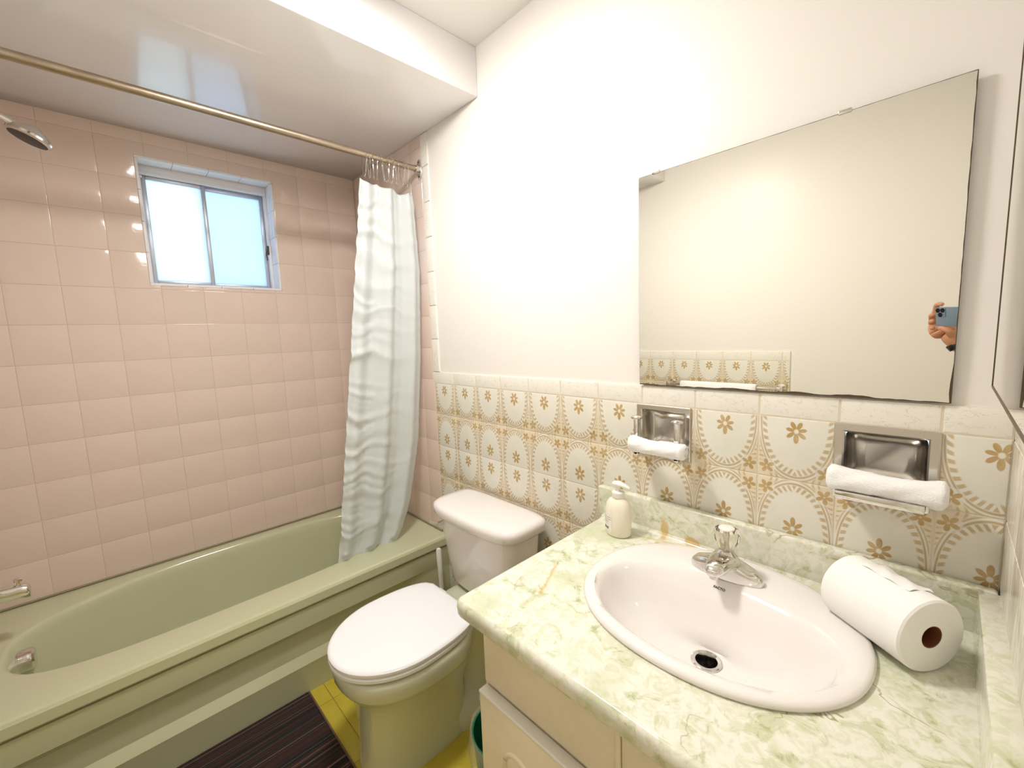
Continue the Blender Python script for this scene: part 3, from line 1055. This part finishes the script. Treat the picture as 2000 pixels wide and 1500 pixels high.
vpart('false_front', box(VX + 0.004, 2.055, VF - 0.006, VF, 0.594, 0.733, 0.002), 'cabinet_paint')
vpart('false_front', box(2.067, XW - 0.008, VF - 0.006, VF, 0.594, 0.733, 0.002), 'cabinet_paint')
vpart('stile', box(2.056, 2.066, VF - 0.009, VF, 0.10, 0.733, 0.002), 'cabinet_paint')
def door(x0, x1, kx):
    dr = vpart('door', box(x0, x1, VF - 0.026, VF - 0.0005, 0.105, 0.582, 0.006, 3), 'cabinet_paint')
    obj('bevel_highlight', box(x0 + 0.001, x1 - 0.001, VF - 0.0275, VF - 0.002, 0.5775, 0.586, 0.003, 3), 'white_plastic', dr)  # white strip standing in for light caught on the door's top bevel
    rp = bmesh.new()
    cz = 0.462
    rr = []
    for q in range(40):
        t = 2 * PI * q / 40
        rr.append((kx + 0.040 * math.cos(t), VF - 0.0262, cz + 0.040 * math.sin(t)))
    tube(rr, 0.005, 8, True, rp)
    obj('routed_ring', rp, 'cabinet_paint', dr).matrix_parent_inverse = Matrix.Identity(4)
    obj('knob', lathe([(0.008, 0.0), (0.007, 0.010), (0.018, 0.016), (0.019, 0.022), (0.012, 0.027), (0.002, 0.028)], 24, (kx, VF - 0.026, cz - 0.004), axis='Y'), 'white_plastic', dr)
door(VX + 0.004, 2.053, 1.838)
door(2.069, XW - 0.008, 2.285)

# counter
SCX, SCY, SA, SB = 2.080, -0.258, 0.268, 0.226
ZT = 0.775
ct = thing('countertop', 'green and cream marbled laminate countertop with backsplash', 'countertop', (2.07, -0.3, 0.735))
def cpart(name, bm, mat='marble_laminate', smooth=40):
    o = obj(name, bm, mat, ct, smooth=smooth)
    o.matrix_parent_inverse = Matrix.Translation((-2.07, 0.3, -0.735))
    return o
cx0, cx1, cy0, cy1 = 1.655, 2.464, -0.612, -0.022
def outer(ins, z):
    r_ = max(0.002, 0.020 - ins)
    x0, x1, y0_, y1_ = cx0 + ins, cx1, cy0 + ins, cy1
    pts = []
    n = 24
    def seg(a, b, m):
        for k in range(m): pts.append((lerp(a[0], b[0], k / m), lerp(a[1], b[1], k / m)))
    seg((x1, y1_), (x0, y1_), n)
    seg((x0, y1_), (x0, y0_ + r_), n)
    for k in range(8):
        t = PI + (PI / 2) * k / 8
        pts.append((x0 + r_ + r_ * math.cos(t), y0_ + r_ + r_ * math.sin(t)))
    seg((x0 + r_, y0_), (x1, y0_), n)
    seg((x1, y0_), (x1, y1_), n)
    return [Vector((p[0], p[1], z)) for p in pts]
top = outer(0.016, ZT)
inner = []
for p in top:
    t = math.atan2((p.y - SCY) / SB, (p.x - SCX) / SA)
    inner.append(Vector((SCX + (SA - 0.02) * math.cos(t), SCY + (SB - 0.02) * math.sin(t), ZT)))
low = [Vector((p.x, p.y, ZT - 0.038)) for p in inner]
rings = [low, inner, top, outer(0.010, ZT + 0.0015), outer(0.005, ZT - 0.001), outer(0.001, ZT - 0.008), outer(0.0, ZT - 0.016), outer(0.001, ZT - 0.030), outer(0.005, ZT - 0.038), outer(0.016, ZT - 0.0395)]
cpart('top', loft(rings + [low], False, False), smooth=50)
bs = bmesh.new()
bx(bs, 1.642, XW - 0.001, -0.026, -0.0005, ZT - 0.02, 0.872, 0.006, 3)
cpart('backsplash', bs)
cv = bmesh.new()
rr = []
for xx in (1.66, 2.462):
    rr.append([Vector((xx, -0.025, ZT + 0.014)), Vector((xx, -0.0275, ZT + 0.006)), Vector((xx, -0.034, ZT + 0.001)), Vector((xx, -0.042, ZT + 0.0002)), Vector((xx, -0.025, ZT - 0.002))])
loft(rr, bm=cv)
cpart('cove', cv)
cpart('side_splash', box(2.462, XW + 0.0065, -0.606, -0.026, ZT - 0.03, 0.872, 0.003, 2))

# sink
sk = thing('sink', 'white oval drop-in sink in the marbled counter', 'sink', (SCX, SCY, ZT))
def sring(ins, z, sh=0.0, n=2.2):
    return sup(0, sh, SA - ins, SB - ins * 0.95, n, z, 88)
rings = [sring(0.006, -0.0005), sring(0.001, 0.002), sring(0.0, 0.007), sring(0.003, 0.012), sring(0.010, 0.0145), sring(0.024, 0.0145)]
def bring(a_, bf, bb, z, cy=-0.035, n=2.15):
    return sup(0.0, cy, a_, bb, n, z, 88, bf)
rings += [bring(0.236, 0.165, 0.137, 0.0135), bring(0.228, 0.158, 0.128, 0.009), bring(0.221, 0.152, 0.113, -0.004), bring(0.210, 0.144, 0.100, -0.026), bring(0.192, 0.130, 0.086, -0.055), bring(0.160, 0.108, 0.072, -0.085), bring(0.115, 0.080, 0.058, -0.105), bring(0.070, 0.052, 0.046, -0.1155, -0.02), bring(0.036, 0.032, 0.032, -0.119, -0.012), bring(0.024, 0.024, 0.024, -0.1195, -0.010)]
obj('basin', loft(rings, False, False), 'porcelain', sk, smooth=70)
dr = obj('drain', lathe([(0.031, 0.0005), (0.031, 0.003), (0.028, 0.0045), (0.022, 0.003), (0.020, -0.004), (0.020, -0.045)], 32, (0.0, -0.010, -0.1195), caps=(False, False)), 'chrome', sk)
obj('drain_well', lathe([(0.0201, -0.02), (0.0201, -0.046), (0.001, -0.047)], 24, (0.0, -0.010, -0.1195), caps=(False, True)), 'dark_hole', dr)
cur = bpy.data.curves.new('maker_text', 'FONT')
cur.body = 'FACTO'
cur.size = 0.0078
cur.offset = 0.0002
cur.align_x = 'CENTER'
tmp = bpy.data.objects.new('tmp_text', cur)
COL.objects.link(tmp)
dg = bpy.context.evaluated_depsgraph_get()
me = bpy.data.meshes.new_from_object(tmp.evaluated_get(dg))
bpy.data.objects.remove(tmp)
me.name = 'printed_lettering'
me.materials.clear(); me.materials.append(M['print_black'])
tx = bpy.data.objects.new('printed_lettering', me)
COL.objects.link(tx); tx.parent = sk
tx.location = (-0.009, 0.0790, -0.0012)
tx.rotation_euler = (0.71, 0, 0)

# faucet
fa = thing('faucet', 'chrome sink faucet with a clear knob handle', 'faucet', (2.068, -0.130, ZT + 0.0143))
rings = []
for q, z_ in ((1.0, 0.0), (1.0, 0.006), (0.96, 0.011), (0.86, 0.016), (0.6, 0.0195), (0.2, 0.021)):
    ring = []
    for p in sup(0, 0, 0.079 * q, 0.030 * q, 2.3, z_, 48):
        lift = (0.014 * math.exp(-(p.x / 0.045) ** 2) + 0.007) * min(1, z_ / 0.016)
        w = 1.0 - 0.15 * min(1, abs(p.x) / 0.079)
        ring.append(Vector((p.x, p.y * w, p.z + lift)))
    rings.append(ring)
obj('base_plate', loft(rings), 'chrome', fa, smooth=60)
rings = []
for t_, (yy, zz_, w, hh) in enumerate(((0.024, 0.022, 0.024, 0.012), (0.0, 0.030, 0.034, 0.022), (-0.025, 0.036, 0.031, 0.019), (-0.050, 0.040, 0.025, 0.0145), (-0.070, 0.040, 0.021, 0.012), (-0.082, 0.037, 0.017, 0.009), (-0.086, 0.0355, 0.010, 0.006))):
    rings.append([Vector((w * math.copysign(abs(math.cos(t)) ** 0.8, math.cos(t)), yy, zz_ + hh * math.copysign(abs(math.sin(t)) ** 0.8, math.sin(t)))) for t in [2 * PI * k / 28 for k in range(28)]])
spt = obj('spout', loft(rings), 'chrome', fa, smooth=60)
obj('aerator', lathe([(0.010, 0.030), (0.010, 0.020), (0.008, 0.020)], 18, (0, -0.070, 0)), 'brushed_chrome', spt)
obj('stem', lathe([(0.027, 0.032), (0.025, 0.050), (0.018, 0.056), (0.014, 0.062), (0.010, 0.064)], 28, (0, 0.0, 0)), 'chrome', fa)
prof_k = [(0.015, 0.060), (0.019, 0.064), (0.022, 0.076), (0.0275, 0.088), (0.0285, 0.100), (0.025, 0.108), (0.018, 0.110), (0.002, 0.110)]
kb = bmesh.new()
rings = []
for r_, z_ in prof_k:
    rings.append([Vector((r_ * (1 + (0.05 * math.cos(t * 8) if 0.07 < z_ < 0.105 else 0)) * math.cos(t), 0.0 + r_ * (1 + (0.05 * math.cos(t * 8) if 0.07 < z_ < 0.105 else 0)) * math.sin(t), z_)) for t in [2 * PI * k / 48 for k in range(48)]])
loft(rings, bm=kb)
kn = obj('knob', kb, 'clear_acrylic', fa)
obj('knob_cap', lathe([(0.0175, 0.1103), (0.0165, 0.1125), (0.012, 0.1135), (0.001, 0.114)], 28, (0, 0.0, 0)), 'white_plastic', kn)
obj('knob_core', lathe([(0.006, 0.0625), (0.006, 0.105), (0.003, 0.1055)], 14, (0, 0.0, 0)), 'brushed_chrome', kn)

# soap bottle
sb = thing('soap_dispenser', 'cream pump soap bottle at the left end of the counter', 'bottle', (1.762, -0.098, ZT))
rings = []
for r_, z_ in ((0.028, 0.0), (0.034, 0.002), (0.0365, 0.008), (0.037, 0.05), (0.0365, 0.075), (0.033, 0.092), (0.026, 0.104), (0.018, 0.110), (0.0165, 0.114)):
    rings.append([Vector((r_ * 1.05 * math.cos(t), r_ * 0.86 * math.sin(t), z_)) for t in [2 * PI * k / 40 for k in range(40)]])
bd = obj('bottle_body', loft(rings), 'cream_plastic', sb, smooth=60)
def body_pt(t, z_, off): return Vector(((0.037 * 1.05 + off) * math.cos(t), (0.037 * 0.86 + off) * math.sin(t), z_))
lb = bmesh.new()
rr = [[body_pt(t, z_, 0.0004) for t in [math.radians(q) for q in range(-152, -88, 4)]] for z_ in (0.014, 0.062)]
loft(rr, False, False, lb, closed=False)
lbl = obj('label', lb, 'white_plastic', bd)
pr = random.Random(2)
def mark(t0, t1, z0_, z1_, mat):
    b_ = bmesh.new()
    ts = [math.radians(lerp(t0, t1, k / 4)) for k in range(5)]
    loft([[body_pt(t, z_, 0.0008) for t in ts] for z_ in (z0_, z1_)], False, False, b_, closed=False)
    obj('print', b_, mat, lbl)
for k in range(4): mark(-150, pr.uniform(-112, -96), 0.056 - k * 0.006, 0.0572 - k * 0.006, 'brushed_chrome')
tt = -146
for w, mt in ((2, 'print_black'), (6, 'print_black'), (5, 'print_black'), (6, 'print_red'), (5, 'print_black')):
    mark(tt, tt + w, 0.022, 0.029, mt); tt += w + 3
obj('collar', lathe([(0.0175, 0.1125), (0.018, 0.114), (0.018, 0.127), (0.014, 0.129), (0.008, 0.130)], 28), 'white_plastic', sb)
ph = bmesh.new()
lathe([(0.007, 0.129), (0.007, 0.148)], 16, bm=ph)
rings = []
for xx, w, h_, zc in ((-0.016, 0.006, 0.004, 0.151), (-0.012, 0.012, 0.006, 0.151), (0.0, 0.014, 0.007, 0.152), (0.012, 0.011, 0.006, 0.151), (0.030, 0.006, 0.0045, 0.147), (0.038, 0.005, 0.004, 0.144), (0.039, 0.003, 0.0025, 0.1435)):
    rings.append([Vector((xx, w * math.cos(t), zc + h_ * math.sin(t))) for t in [2 * PI * k / 20 for k in range(20)]])
loft(rings, bm=ph)
obj('pump_head', ph, 'white_plastic', sb, smooth=60)

# paper towel roll
RL, RR = 0.225, 0.0635
pa_ = Vector((2.409, -0.186, ZT + RR)); pb_dir = Vector((-0.80, 0.60, 0)).normalized()
pr_ = thing('paper_towel_roll', 'white paper towel roll lying on its side on the counter', 'paper roll', (pa_.x, pa_.y, ZT))
RL = 0.152
core = 0.0195
ang = math.atan2(pb_dir.y, pb_dir.x)
pr_.rotation_euler = (0, 0, ang)
bm = bmesh.new()
N = 72
rings = []
for r_, xx in ((core, RL), (core, 0.0), (RR - 0.003, 0.0), (RR, 0.003), (RR, RL - 0.003), (RR - 0.003, RL), (core, RL)):
    rings.append([Vector((xx, r_ * math.cos(2 * PI * k / N) * (1.0 + 0.004 * math.sin(xx * 60 + k)), RR + r_ * math.sin(2 * PI * k / N))) for k in range(N)])
obj('paper', loft(rings, False, False), 'paper', pr_, smooth=40)
obj('core', lathe([(core, 0.0005), (core, RL - 0.0005), (core - 0.0015, RL - 0.0005), (core - 0.0015, 0.0005), (core, 0.0005)], 40, (0, 0, RR), caps=(False, False), axis='X'), 'cardboard', pr_)
fb = bmesh.new()
rows = []
for k in range(10):
    t = math.radians(lerp(56, 100, k / 9))
    row = []
    for i in range(14):
        q = i / 13
        off = 0.0012 + 0.004 * (k == 0) * (0.4 + 0.6 * math.sin(q * 9)) + 0.0014 * math.sin(q * 14 + k)
        tq = t - (0.20 * math.sin(q * 3.0) if k == 0 else 0)
        row.append(Vector((lerp(0.03, RL - 0.035, q), -(RR + off) * math.cos(tq), RR + (RR + off) * math.sin(tq))))
    rows.append(row)
loft(rows, False, False, fb, closed=False)
obj('loose_sheet', fb, 'paper', pr_, smooth=60)

# ------------------------------------------------------------------ recessed holders and rolled towels
def recess(name, label, cat, H):
    x0, x1, z0_, z1_ = H
    t = thing(name, label, cat, ((x0 + x1) / 2, 0, z0_))
    inv = Matrix.Translation((-(x0 + x1) / 2, 0, -z0_))
    def p(n, bm, mat, smooth=35):
        o = obj(n, bm, mat, t, smooth=smooth); o.matrix_parent_inverse = inv; return o
    f = bmesh.new()
    w = 0.017
    ro = [(x0, z0_), (x1, z0_), (x1, z1_), (x0, z1_)]
    def rr(ins, y): return [Vector((lerp(a_, (x0 + x1) / 2, 0) + (ins if a_ == x0 else -ins), y, b_ + (ins if b_ == z0_ else -ins))) for a_, b_ in ro]
    loft([rr(0.0, 0.004), rr(0.0, -0.004), rr(0.002, -0.006), rr(w - 0.003, -0.006), rr(w, -0.003), rr(w, 0.012)], False, False, f)
    p('frame', f, 'brushed_chrome', 30)
    c = bmesh.new()
    rings = []
    # concave bowl-like back
    for ins, y in ((w, 0.010), (w + 0.001, 0.030), (w + 0.010, 0.048), (w + 0.028, 0.056)):
        ring = []
        for k in range(40):
            tt_ = 2 * PI * k / 40
            cxx, czz = (x0 + x1) / 2, (z0_ + z1_) / 2
            a_, b_ = (x1 - x0) / 2 - ins, (z1_ - z0_) / 2 - ins
            n = 14 if ins < w + 0.005 else 6
            ring.append(Vector((cxx + a_ * math.copysign(abs(math.cos(tt_)) ** (2 / n), math.cos(tt_)), y, czz + b_ * math.copysign(abs(math.sin(tt_)) ** (2 / n), math.sin(tt_)))))
        rings.append(ring)
    loft(rings, False, True, c)
    p('recess', c, 'brushed_chrome', 50)
    return t, p
t1, p1 = recess('toilet_paper_holder', 'recessed chrome paper holder with two upright arms', 'paper holder', TPH)
for xx in (1.792, 1.910):
    ab = bmesh.new()
    bx(ab, xx - 0.0065, xx + 0.0065, -0.052, -0.038, 1.008, 1.112, 0.002)
    bx(ab, xx - 0.0065, xx + 0.0065, -0.052, 0.012, 1.006, 1.020, 0.002)
    ao = p1('arm', ab, 'chrome')
    obj('cap', lathe([(0.014, 1.111), (0.016, 1.113), (0.016, 1.117), (0.010, 1.120), (0.002, 1.121)], 24, (xx, -0.047, 0)), 'chrome', ao)
p1('cross_bar', tube([(1.795, -0.045, 1.018), (1.908, -0.045, 1.018)], 0.006, 14), 'chrome')
t2, p2 = recess('soap_holder', 'recessed chrome soap holder to the right of the faucet', 'soap dish', SDH)
tr_ = bmesh.new()
bx(tr_, SDH[0] + 0.014, SDH[1] - 0.014, -0.066, 0.045, 1.004, 1.012, 0.003)
bx(tr_, SDH[0] + 0.014, SDH[1] - 0.014, -0.070, -0.064, 1.004, 1.020, 0.002)
p2('tray', tr_, 'chrome')
for xx in (SDH[0] + 0.012, SDH[1] - 0.012):
    p2('tray_end', box(xx - 0.004, xx + 0.004, -0.062, -0.004, 1.004, 1.050, 0.003), 'chrome')


def rolled_towel(name, label, ctr, length, r0, slope, seed, sag):
    rt = random.Random(seed)
    ph_ = [rt.uniform(0, 6) for _ in range(6)]
    N, K = 48, 40
    rings = []
    for i in range(K + 1):
        q = i / K
        xx = (q - 0.5) * length
        e = min(q, 1 - q) * length
        rr = r0 * (1 + 0.10 * math.cos(2 * PI * q) + 0.04 * math.sin(q * 11 + ph_[0]))
        cap = 1.0 if e > 0.008 else math.sqrt(max(0.0, 1 - ((0.008 - e) / 0.008) ** 2)) * 0.3 + 0.7
        ring = []
        for k in range(N):
            t = 2 * PI * k / N
            step_ = 0.06 * ((((t / (2 * PI)) + q * 0.33 + 0.1) % 1.0))        # wrapped edge running round
            r_ = r0 * 0 + rr * cap * (0.97 + step_ + 0.04 * math.sin(3 * t + ph_[1] + q * 7) + 0.025 * math.sin(5 * t + ph_[2] + q * 19) + rt.uniform(-.03, .03))
            ring.append(Vector((xx, r_ * math.cos(t), sag * 4 * (q - 0.5) ** 2 + slope * (q - 0.5) + r_ * 0.94 * math.sin(t))))
        rings.append(ring)
    # spiral-ish ends
    def endrings(base, sgn):
        c = sum(base, Vector()) / len(base)
        out = []
        for f, dx in ((0.80, 0.002), (0.72, -0.003), (0.55, 0.002), (0.45, -0.003), (0.22, 0.001)):
            out.append([Vector((c.x + sgn * dx, c.y + (p.y - c.y) * f, c.z + (p.z - c.z) * f)) for p in base])
        return out
    full = endrings(rings[0], -1)[::-1] + rings + endrings(rings[-1], 1)
    o = obj(name, loft(full), 'terry', None, ctr, smooth=80)
    return tag(o, label, 'towel', 'rolled white towels on the tile wall')
rolled_towel('rolled_towel', 'short rolled white towel on the paper holder', (1.863, -0.066, 1.040), 0.158, 0.0215, -0.004, 4, 0.004)
rolled_towel('rolled_towel', 'thicker rolled white towel on the soap holder above the paper roll', (2.327, -0.046, 1.037), 0.176, 0.0255, -0.002, 9, 0.003)

# ------------------------------------------------------------------ mirrors
MX0, MX1, MZ0, MZ1 = 1.779, 2.410, 1.2045, 1.777
mi = thing('wall_mirror', 'large frameless wall mirror with a chipped dark edge', 'mirror', ((MX0 + MX1) / 2, -0.001, MZ0))
W, H = MX1 - MX0, MZ1 - MZ0
obj('backing', box(-W / 2, W / 2, -0.0, 0.005, 0, H, 0.0008, 1), 'mirror_edge', mi, smooth=0)
rm = random.Random(11)
pts = []
def wob(a): return rm.uniform(0, a)
nb = 60
for k in range(nb + 1):
    q = k / nb
    d_ = 0.0015 + (0.0035 * max(0, math.sin(q * 17 + 1)) ** 2 * (1 if q > 0.15 else 0.3)) + wob(0.0014) + (0.003 * math.exp(-((q - 0.62) / 0.05) ** 2))
    pts.append((-W / 2 + 0.0012 + (W - 0.004) * q, d_))
for k in range(1, 31):
    q = k / 30
    pts.append((W / 2 - 0.0010 - wob(0.0009) - (0.004 * (1 - q / 0.12) if q < 0.12 else 0), H * q - (0.002 if k == 30 else 0)))
for k in range(1, 40):
    q = k / 40
    pts.append((W / 2 - 0.001 - (W - 0.002) * q, H - 0.0012 - wob(0.0006)))
pts.append((-W / 2 + 0.001, H - 0.0012))
bm = bmesh.new()
fr_ = [bm.verts.new((p[0], -0.0006, p[1])) for p in pts]
bk_ = [bm.verts.new((p[0], 0.0004, p[1])) for p in pts]
bm.faces.new(fr_)
for i in range(len(pts)):
    j = (i + 1) % len(pts)
    bm.faces.new((fr_[i], fr_[j], bk_[j], bk_[i]))
obj('silvered_glass', bm, 'mirror_glass', mi, smooth=0)
for xx in (0.052, 0.452):
    cl = bmesh.new()
    bx(cl, -W / 2 + xx - 0.011, -W / 2 + xx + 0.011, -0.0035, 0.006, H - 0.004, H + 0.004, 0.0015)
    obj('clip', cl, 'brushed_chrome', mi)
mi.location.y = -0.0055
mi.rotation_euler = (0.006, 0, 0)

mc = thing('mirrored_cabinet', 'mirrored medicine cabinet on the side wall by the vanity', 'cabinet', (XW, -0.42, 1.257))
obj('case', box(-0.034, -0.0002 + T, -0.244, 0.258, 0.004, 0.70, 0.002), 'white_paint', mc)
dm = obj('mirror_door', box(-0.0385, -0.0345, -0.25, 0.264, 0.0, 0.705, 0.0006, 1), 'mirror_glass', mc, smooth=0)
e = bmesh.new()
bx(e, -0.0393, -0.0342, 0.2625, 0.2655, -0.001, 0.706)
bx(e, -0.0393, -0.0342, -0.25, 0.2625, -0.002, 0.001)
obj('door_edge', e, 'mirror_edge', mc, smooth=0)

# ------------------------------------------------------------------ towel bar on the opposite wall (seen in the mirror)
BZ = 1.000
tb = thing('towel_bar', 'chrome towel bar on the floral tile, seen in the mirror', 'towel bar', (1.467, YF, BZ))
for xx in (-0.308, 0.308):
    pb_ = bmesh.new()
    bx(pb_, xx - 0.022, xx + 0.022, 0.0, 0.012, -0.022, 0.022, 0.004)
    bx(pb_, xx - 0.013, xx + 0.013, 0.010, 0.078, -0.013, 0.013, 0.004)
    obj('post', pb_, 'chrome', tb)
obj('bar', box(-0.300, 0.300, 0.062, 0.072, -0.008, 0.008, 0.002), 'chrome', tb)
tw = bmesh.new()
rows = []
for (yy, zz_) in ((0.052, -0.30), (0.050, -0.15), (0.050, -0.02), (0.053, 0.008), (0.060, 0.016), (0.070, 0.016), (0.078, 0.008), (0.082, -0.02), (0.083, -0.16), (0.083, -0.32)):
    rows.append([Vector((lerp(-0.213, 0.213, i / 12), yy + 0.0015 * math.sin(i * 1.3), zz_)) for i in range(13)])
loft(rows, False, False, tw, closed=False)
to_ = obj('hand_towel', tw, 'terry', None, (1.455, YF, BZ), smooth=60)
tag(to_, 'folded white towel over the towel bar, seen in the mirror', 'towel')
md = to_.modifiers.new('thickness', 'SOLIDIFY'); md.thickness = 0.007; md.offset = 1

# ------------------------------------------------------------------ phone and hand (seen in the mirror)
UP = -DOWN
pc = CAM - FWD * 0.014 + RIGHT * -0.004 - UP * 0.008
phn = thing('phone', 'blue phone held up to the mirror', 'phone', pc)
mt = Matrix((RIGHT, UP, -FWD)).transposed().to_4x4()
mt.translation = pc
phn.matrix_world = mt
obj('body', box(-0.0735, 0.0735, -0.0358, 0.0358, -0.0038, 0.0038, 0.003, 2), 'phone_blue', phn)
md_ = obj('camera_module', box(-0.071, -0.034, -0.0015, 0.0335, -0.0056, -0.0038, 0.0008, 2), 'phone_blue', phn)
for (qx, qy) in ((-0.062, 0.024), (-0.044, 0.024), (-0.053, 0.0075)):
    obj('lens', lathe([(0.0085, 0.0), (0.0085, 0.0012), (0.006, 0.0014), (0.001, 0.0012)], 20, (qx, qy, -0.0062)), 'lens_glass', md_)


def skin_chain(me_v, me_e, me_r, pts):
    base = None
    for (p, r) in pts:
        me_v.append(p); me_r.append(r)
        if base is not None: me_e.append((base, len(me_v) - 1))
        base = len(me_v) - 1


def loc_(r, u, b): return pc + RIGHT * r + UP * u - FWD * b     # b > 0 is behind the phone
hv, he, hr = [], [], []
hand_pts = [(loc_(0.052, -0.26, 0.12), 0.038), (loc_(-0.008, -0.180, 0.086), 0.030), (loc_(-0.048, -0.124, 0.060), 0.024), (loc_(-0.060, -0.104, 0.050), 0.0235), (loc_(-0.070, -0.080, 0.042), 0.030), (loc_(-0.088, -0.054, 0.036), 0.036), (loc_(-0.106, -0.022, 0.028), 0.027)]
skin_chain(hv, he, hr, hand_pts)
def finger(root, pts):
    b = root
    for (p, r) in pts:
        hv.append(p); hr.append(r); he.append((b, len(hv) - 1)); b = len(hv) - 1
finger(6, [(loc_(-0.106, 0.012, 0.026), 0.0105), (loc_(-0.092, 0.042, 0.018), 0.0095), (loc_(-0.066, 0.047, 0.006), 0.0088), (loc_(-0.050, 0.045, 0.000), 0.0075)])
finger(6, [(loc_(-0.118, -0.010, 0.022), 0.0105), (loc_(-0.098, 0.006, 0.004), 0.0095), (loc_(-0.082, 0.006, -0.003), 0.0085)])
finger(5, [(loc_(-0.112, -0.034, 0.018), 0.0105), (loc_(-0.098, -0.020, 0.002), 0.0095), (loc_(-0.082, -0.015, -0.004), 0.0085)])
finger(5, [(loc_(-0.108, -0.058, 0.022), 0.0105), (loc_(-0.101, -0.050, 0.006), 0.0092), (loc_(-0.084, -0.040, -0.003), 0.0080)])
finger(4, [(loc_(-0.042, -0.072, 0.022), 0.0135), (loc_(-0.028, -0.052, 0.002), 0.0115), (loc_(-0.044, -0.043, -0.004), 0.0098), (loc_(-0.062, -0.042, -0.003), 0.0082)])
root = hv[3].copy()
me = bpy.data.meshes.new('hand')
me.from_pydata([p - root for p in hv], he, [])
hn = bpy.data.objects.new('hand', me)
COL.objects.link(hn)
hn.location = root
me.materials.append(M['skin'])
sm = hn.modifiers.new('skin', 'SKIN')
sm.use_smooth_shade = True
for i, r_ in enumerate(hr):
    me.skin_vertices[0].data[i].radius = (r_, r_)
    me.skin_vertices[0].data[i].use_root = (i == 3)
ss = hn.modifiers.new('smooth', 'SUBSURF'); ss.levels = 2; ss.render_levels = 2
tag(hn, 'hand and forearm holding up the phone, seen in the mirror', 'person')
wp = (hv[2] + hv[3]) / 2; wd = (hv[3] - hv[2]).normalized()
wa, wb2 = frame_of(wd)
bm = bmesh.new()
rings = []
for s_, r_ in ((-0.011, 0.0290), (-0.010, 0.0308), (0.010, 0.0300), (0.011, 0.0282)):
    rings.append([wp + wd * s_ + (wa * math.cos(2 * PI * k / 32) + wb2 * math.sin(2 * PI * k / 32)) * r_ - root for k in range(32)])
loft(rings + [rings[0]], False, False, bm)
wo = obj('wrist_band', bm, 'black_rubber', hn, smooth=60)
